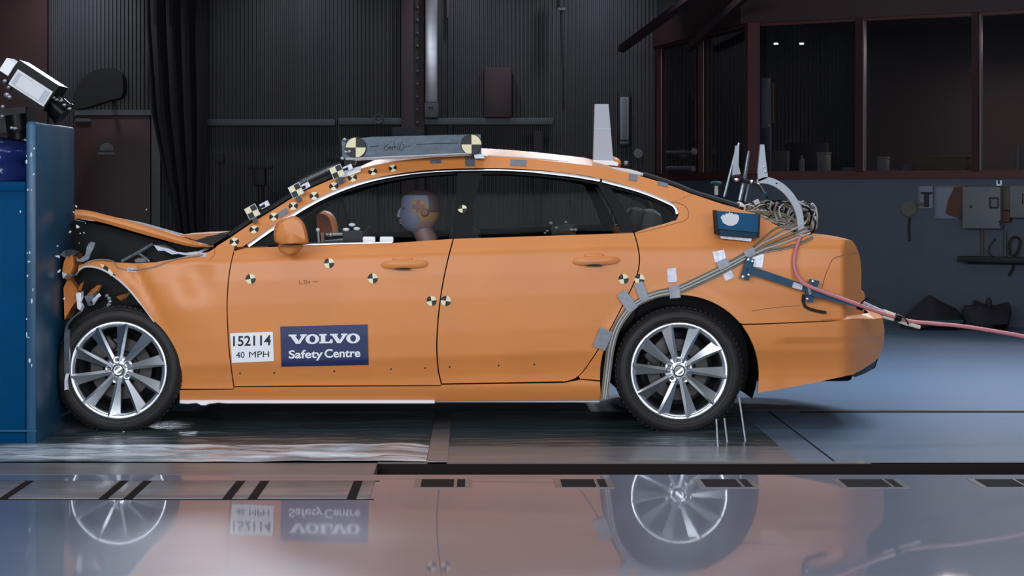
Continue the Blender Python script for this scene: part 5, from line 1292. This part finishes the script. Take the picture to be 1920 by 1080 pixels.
# ------------------------------------------------------------------ blue arm, hose and ties
YA = -.045
t = thing('tow_arm', 'blue steel arm bolted across the rear wing with two hinge plates, tapering to the right', 'arm', P(1410, 503, YA))
MB().prism([(1402, 503), (1412, 500), (1520, 537), (1516, 549), (1404, 513)], YA-.01, .03).build('bar', 'arm_blue', t, 20)
MB().prism([(1508, 538), (1530, 538), (1580, 556), (1615, 573), (1612, 577), (1566, 566), (1512, 552)], YA-.02, .035).build('spade', 'arm_blue', t, 20)
MB().prism([(1488, 529), (1506, 534), (1503, 544), (1485, 539)], YA-.012, .002).build('worn_patch', 'tape_pale', t, 0)
for pts in ([(1400, 481), (1415, 486), (1412, 500), (1404, 526), (1388, 521), (1394, 502)], [(1519, 523), (1537, 527), (1530, 546), (1524, 568), (1509, 563), (1513, 546)]):
    hp_ = MB().prism(pts, YA+.005, .02).build('hinge_plate', 'arm_blue', t, 20)
    for (x, y) in (((1403, 487), (1411, 490), (1393, 519), (1404, 515)) if pts[0][0] < 1450 else ((1524, 528), (1514, 560))):
        MB().ball(P(x, y, YA+.003), (.010, .008, .010), 10, 8).build('bolt', 'chrome', hp_)
MB().tube([P(1516, 532, YA-.02), P(1520, 552, YA-.02)], .014, 8).build('pivot', 'steel', t)
t = thing('air_hose', 'pinkish red hose running from the boot along the blue arm and off to the right', 'hose', P(1620, 577, YA))
hp1 = [(1508, 433, .12), (1499, 447, .05), (1492, 470, .0), (1489, 492, -.01), (1493, 513, -.03), (1506, 531, YA-.035), (1540, 546, YA-.045), (1590, 564, YA-.04), (1630, 579, YA-.02), (1670, 592, YA), (1706, 602, YA), (1745, 606, YA), (1800, 611, YA), (1860, 620, YA), (1925, 632, YA), (2000, 650, YA), (2080, 690, YA), (2160, 780, YA)]
hp = crv([P(*q) for q in hp1], 6); hp = hp+crv([hp[-1], Vector((4.1, -.04, .05)), Vector((4.6, -.04, .02)), Vector((5.6, 0, .02))], 6)[1:]
MB().tube(hp, .0105, 10).build('hose', 'hose', t)
m = MB(); m.tube([P(1668, 597, YA-.02), P(1674, 591, YA-.02), P(1672, 590, YA+.02)], .004, 6)
for (x, y) in ((1613, 575), (1684, 596)):
    MB().tube([P(x-5, y-2, YA-.012), P(x+5, y+1.6, YA-.012)], .019, 12).build('cable_tie', 'black', t)
MB().tube(crv([P(1614, 570, YA-.03), P(1622, 562, YA-.05), P(1634, 560, YA-.05), P(1644, 565, YA-.05)]), [.004]*6+[.005]*6+[.003]*7, 6).build('tie_end', 'black', t)
MB().tube(crv([P(1688, 592, YA-.03), P(1697, 598, YA-.05), P(1703, 608, YA-.05)]), .004, 6).build('tie_end', 'black', t)
for (x0, y0, x1, y1, mt) in ((1618, 568, 1668, 590, 'tape_pale'), (1655, 593, 1676, 599, 'pale_tube'), (1656, 583, 1678, 591, 'pale_tube'), (1685, 602, 1702, 608, 'pale_tube'), (1704, 608, 1725, 614, 'pale_tube')):
    MB().tube([P(x0, y0, YA+.01), P(x1, y1, YA+.01)], .010, 8).build('pipe_piece', mt, t)
tag(MB().tube(crv([P(1507, 552, .0), P(1506, 565, -.004), P(1512, 576, -.006), P(1528, 582, -.006), P(1549, 586, -.002)]), .0075, 6).build('rubber_strip', 'dark_trim'), 'short curled black rubber strip hanging below the blue arm', 'strip')

# pale reflections behind the rear tyre, modelled as thin rods
for (a, b, c_, lab) in (((1343, 786), (1346, 838), -.12, 'first'), ((1358, 784), (1364, 832), -.1, 'second'), ((1386, 745), (1398, 830), .0, 'third')):
    fl = FL(*b).y
    q = P(a[0], a[1], lerp(fl, .0, .0)); tag(MB().tube([P(*a, fl), P(*b, fl)], .005, 5).build('reflection_streak', 'tape_pale'), 'thin pale streak imitating a reflection behind the rear tyre, %s from the tyre' % lab, 'streak', 'reflection streaks behind the rear tyre')

# flying debris by the barrier
rnd = random.Random(9); first = None
for (x, y, s_) in ((143, 388, .014), (132, 434, .013), (146, 425, .014), (158, 436, .007), (150, 437, .006), (109, 482, .016), (110, 507, .016), (108, 461, .008), (275, 393, .008), (150, 455, .008), (120, 560, .009), (160, 418, .006), (232, 809, .008), (138, 398, .008)):
    c = P(x, y, rnd.uniform(-.35, -.1)); m = MB(); n = 6
    vs = [c+Vector((rnd.uniform(-1, 1), rnd.uniform(-1, 1), rnd.uniform(-1, 1))).normalized()*s_*rnd.uniform(.6, 1.1) for _ in range(6)]
    bm = bmesh.new(); [bm.verts.new(v) for v in vs]; bmesh.ops.convex_hull(bm, input=bm.verts); bm.verts.index_update(); bm.verts.ensure_lookup_table()
    m.add([v.co.copy() for v in bm.verts], [[v.index for v in f.verts] for f in bm.faces]); bm.free()
    tag(m.build('debris_shard', 'foam', None, 0), 'tiny pale shard flying loose beside the barrier and crushed front of the car', 'shard', 'flying debris shards')
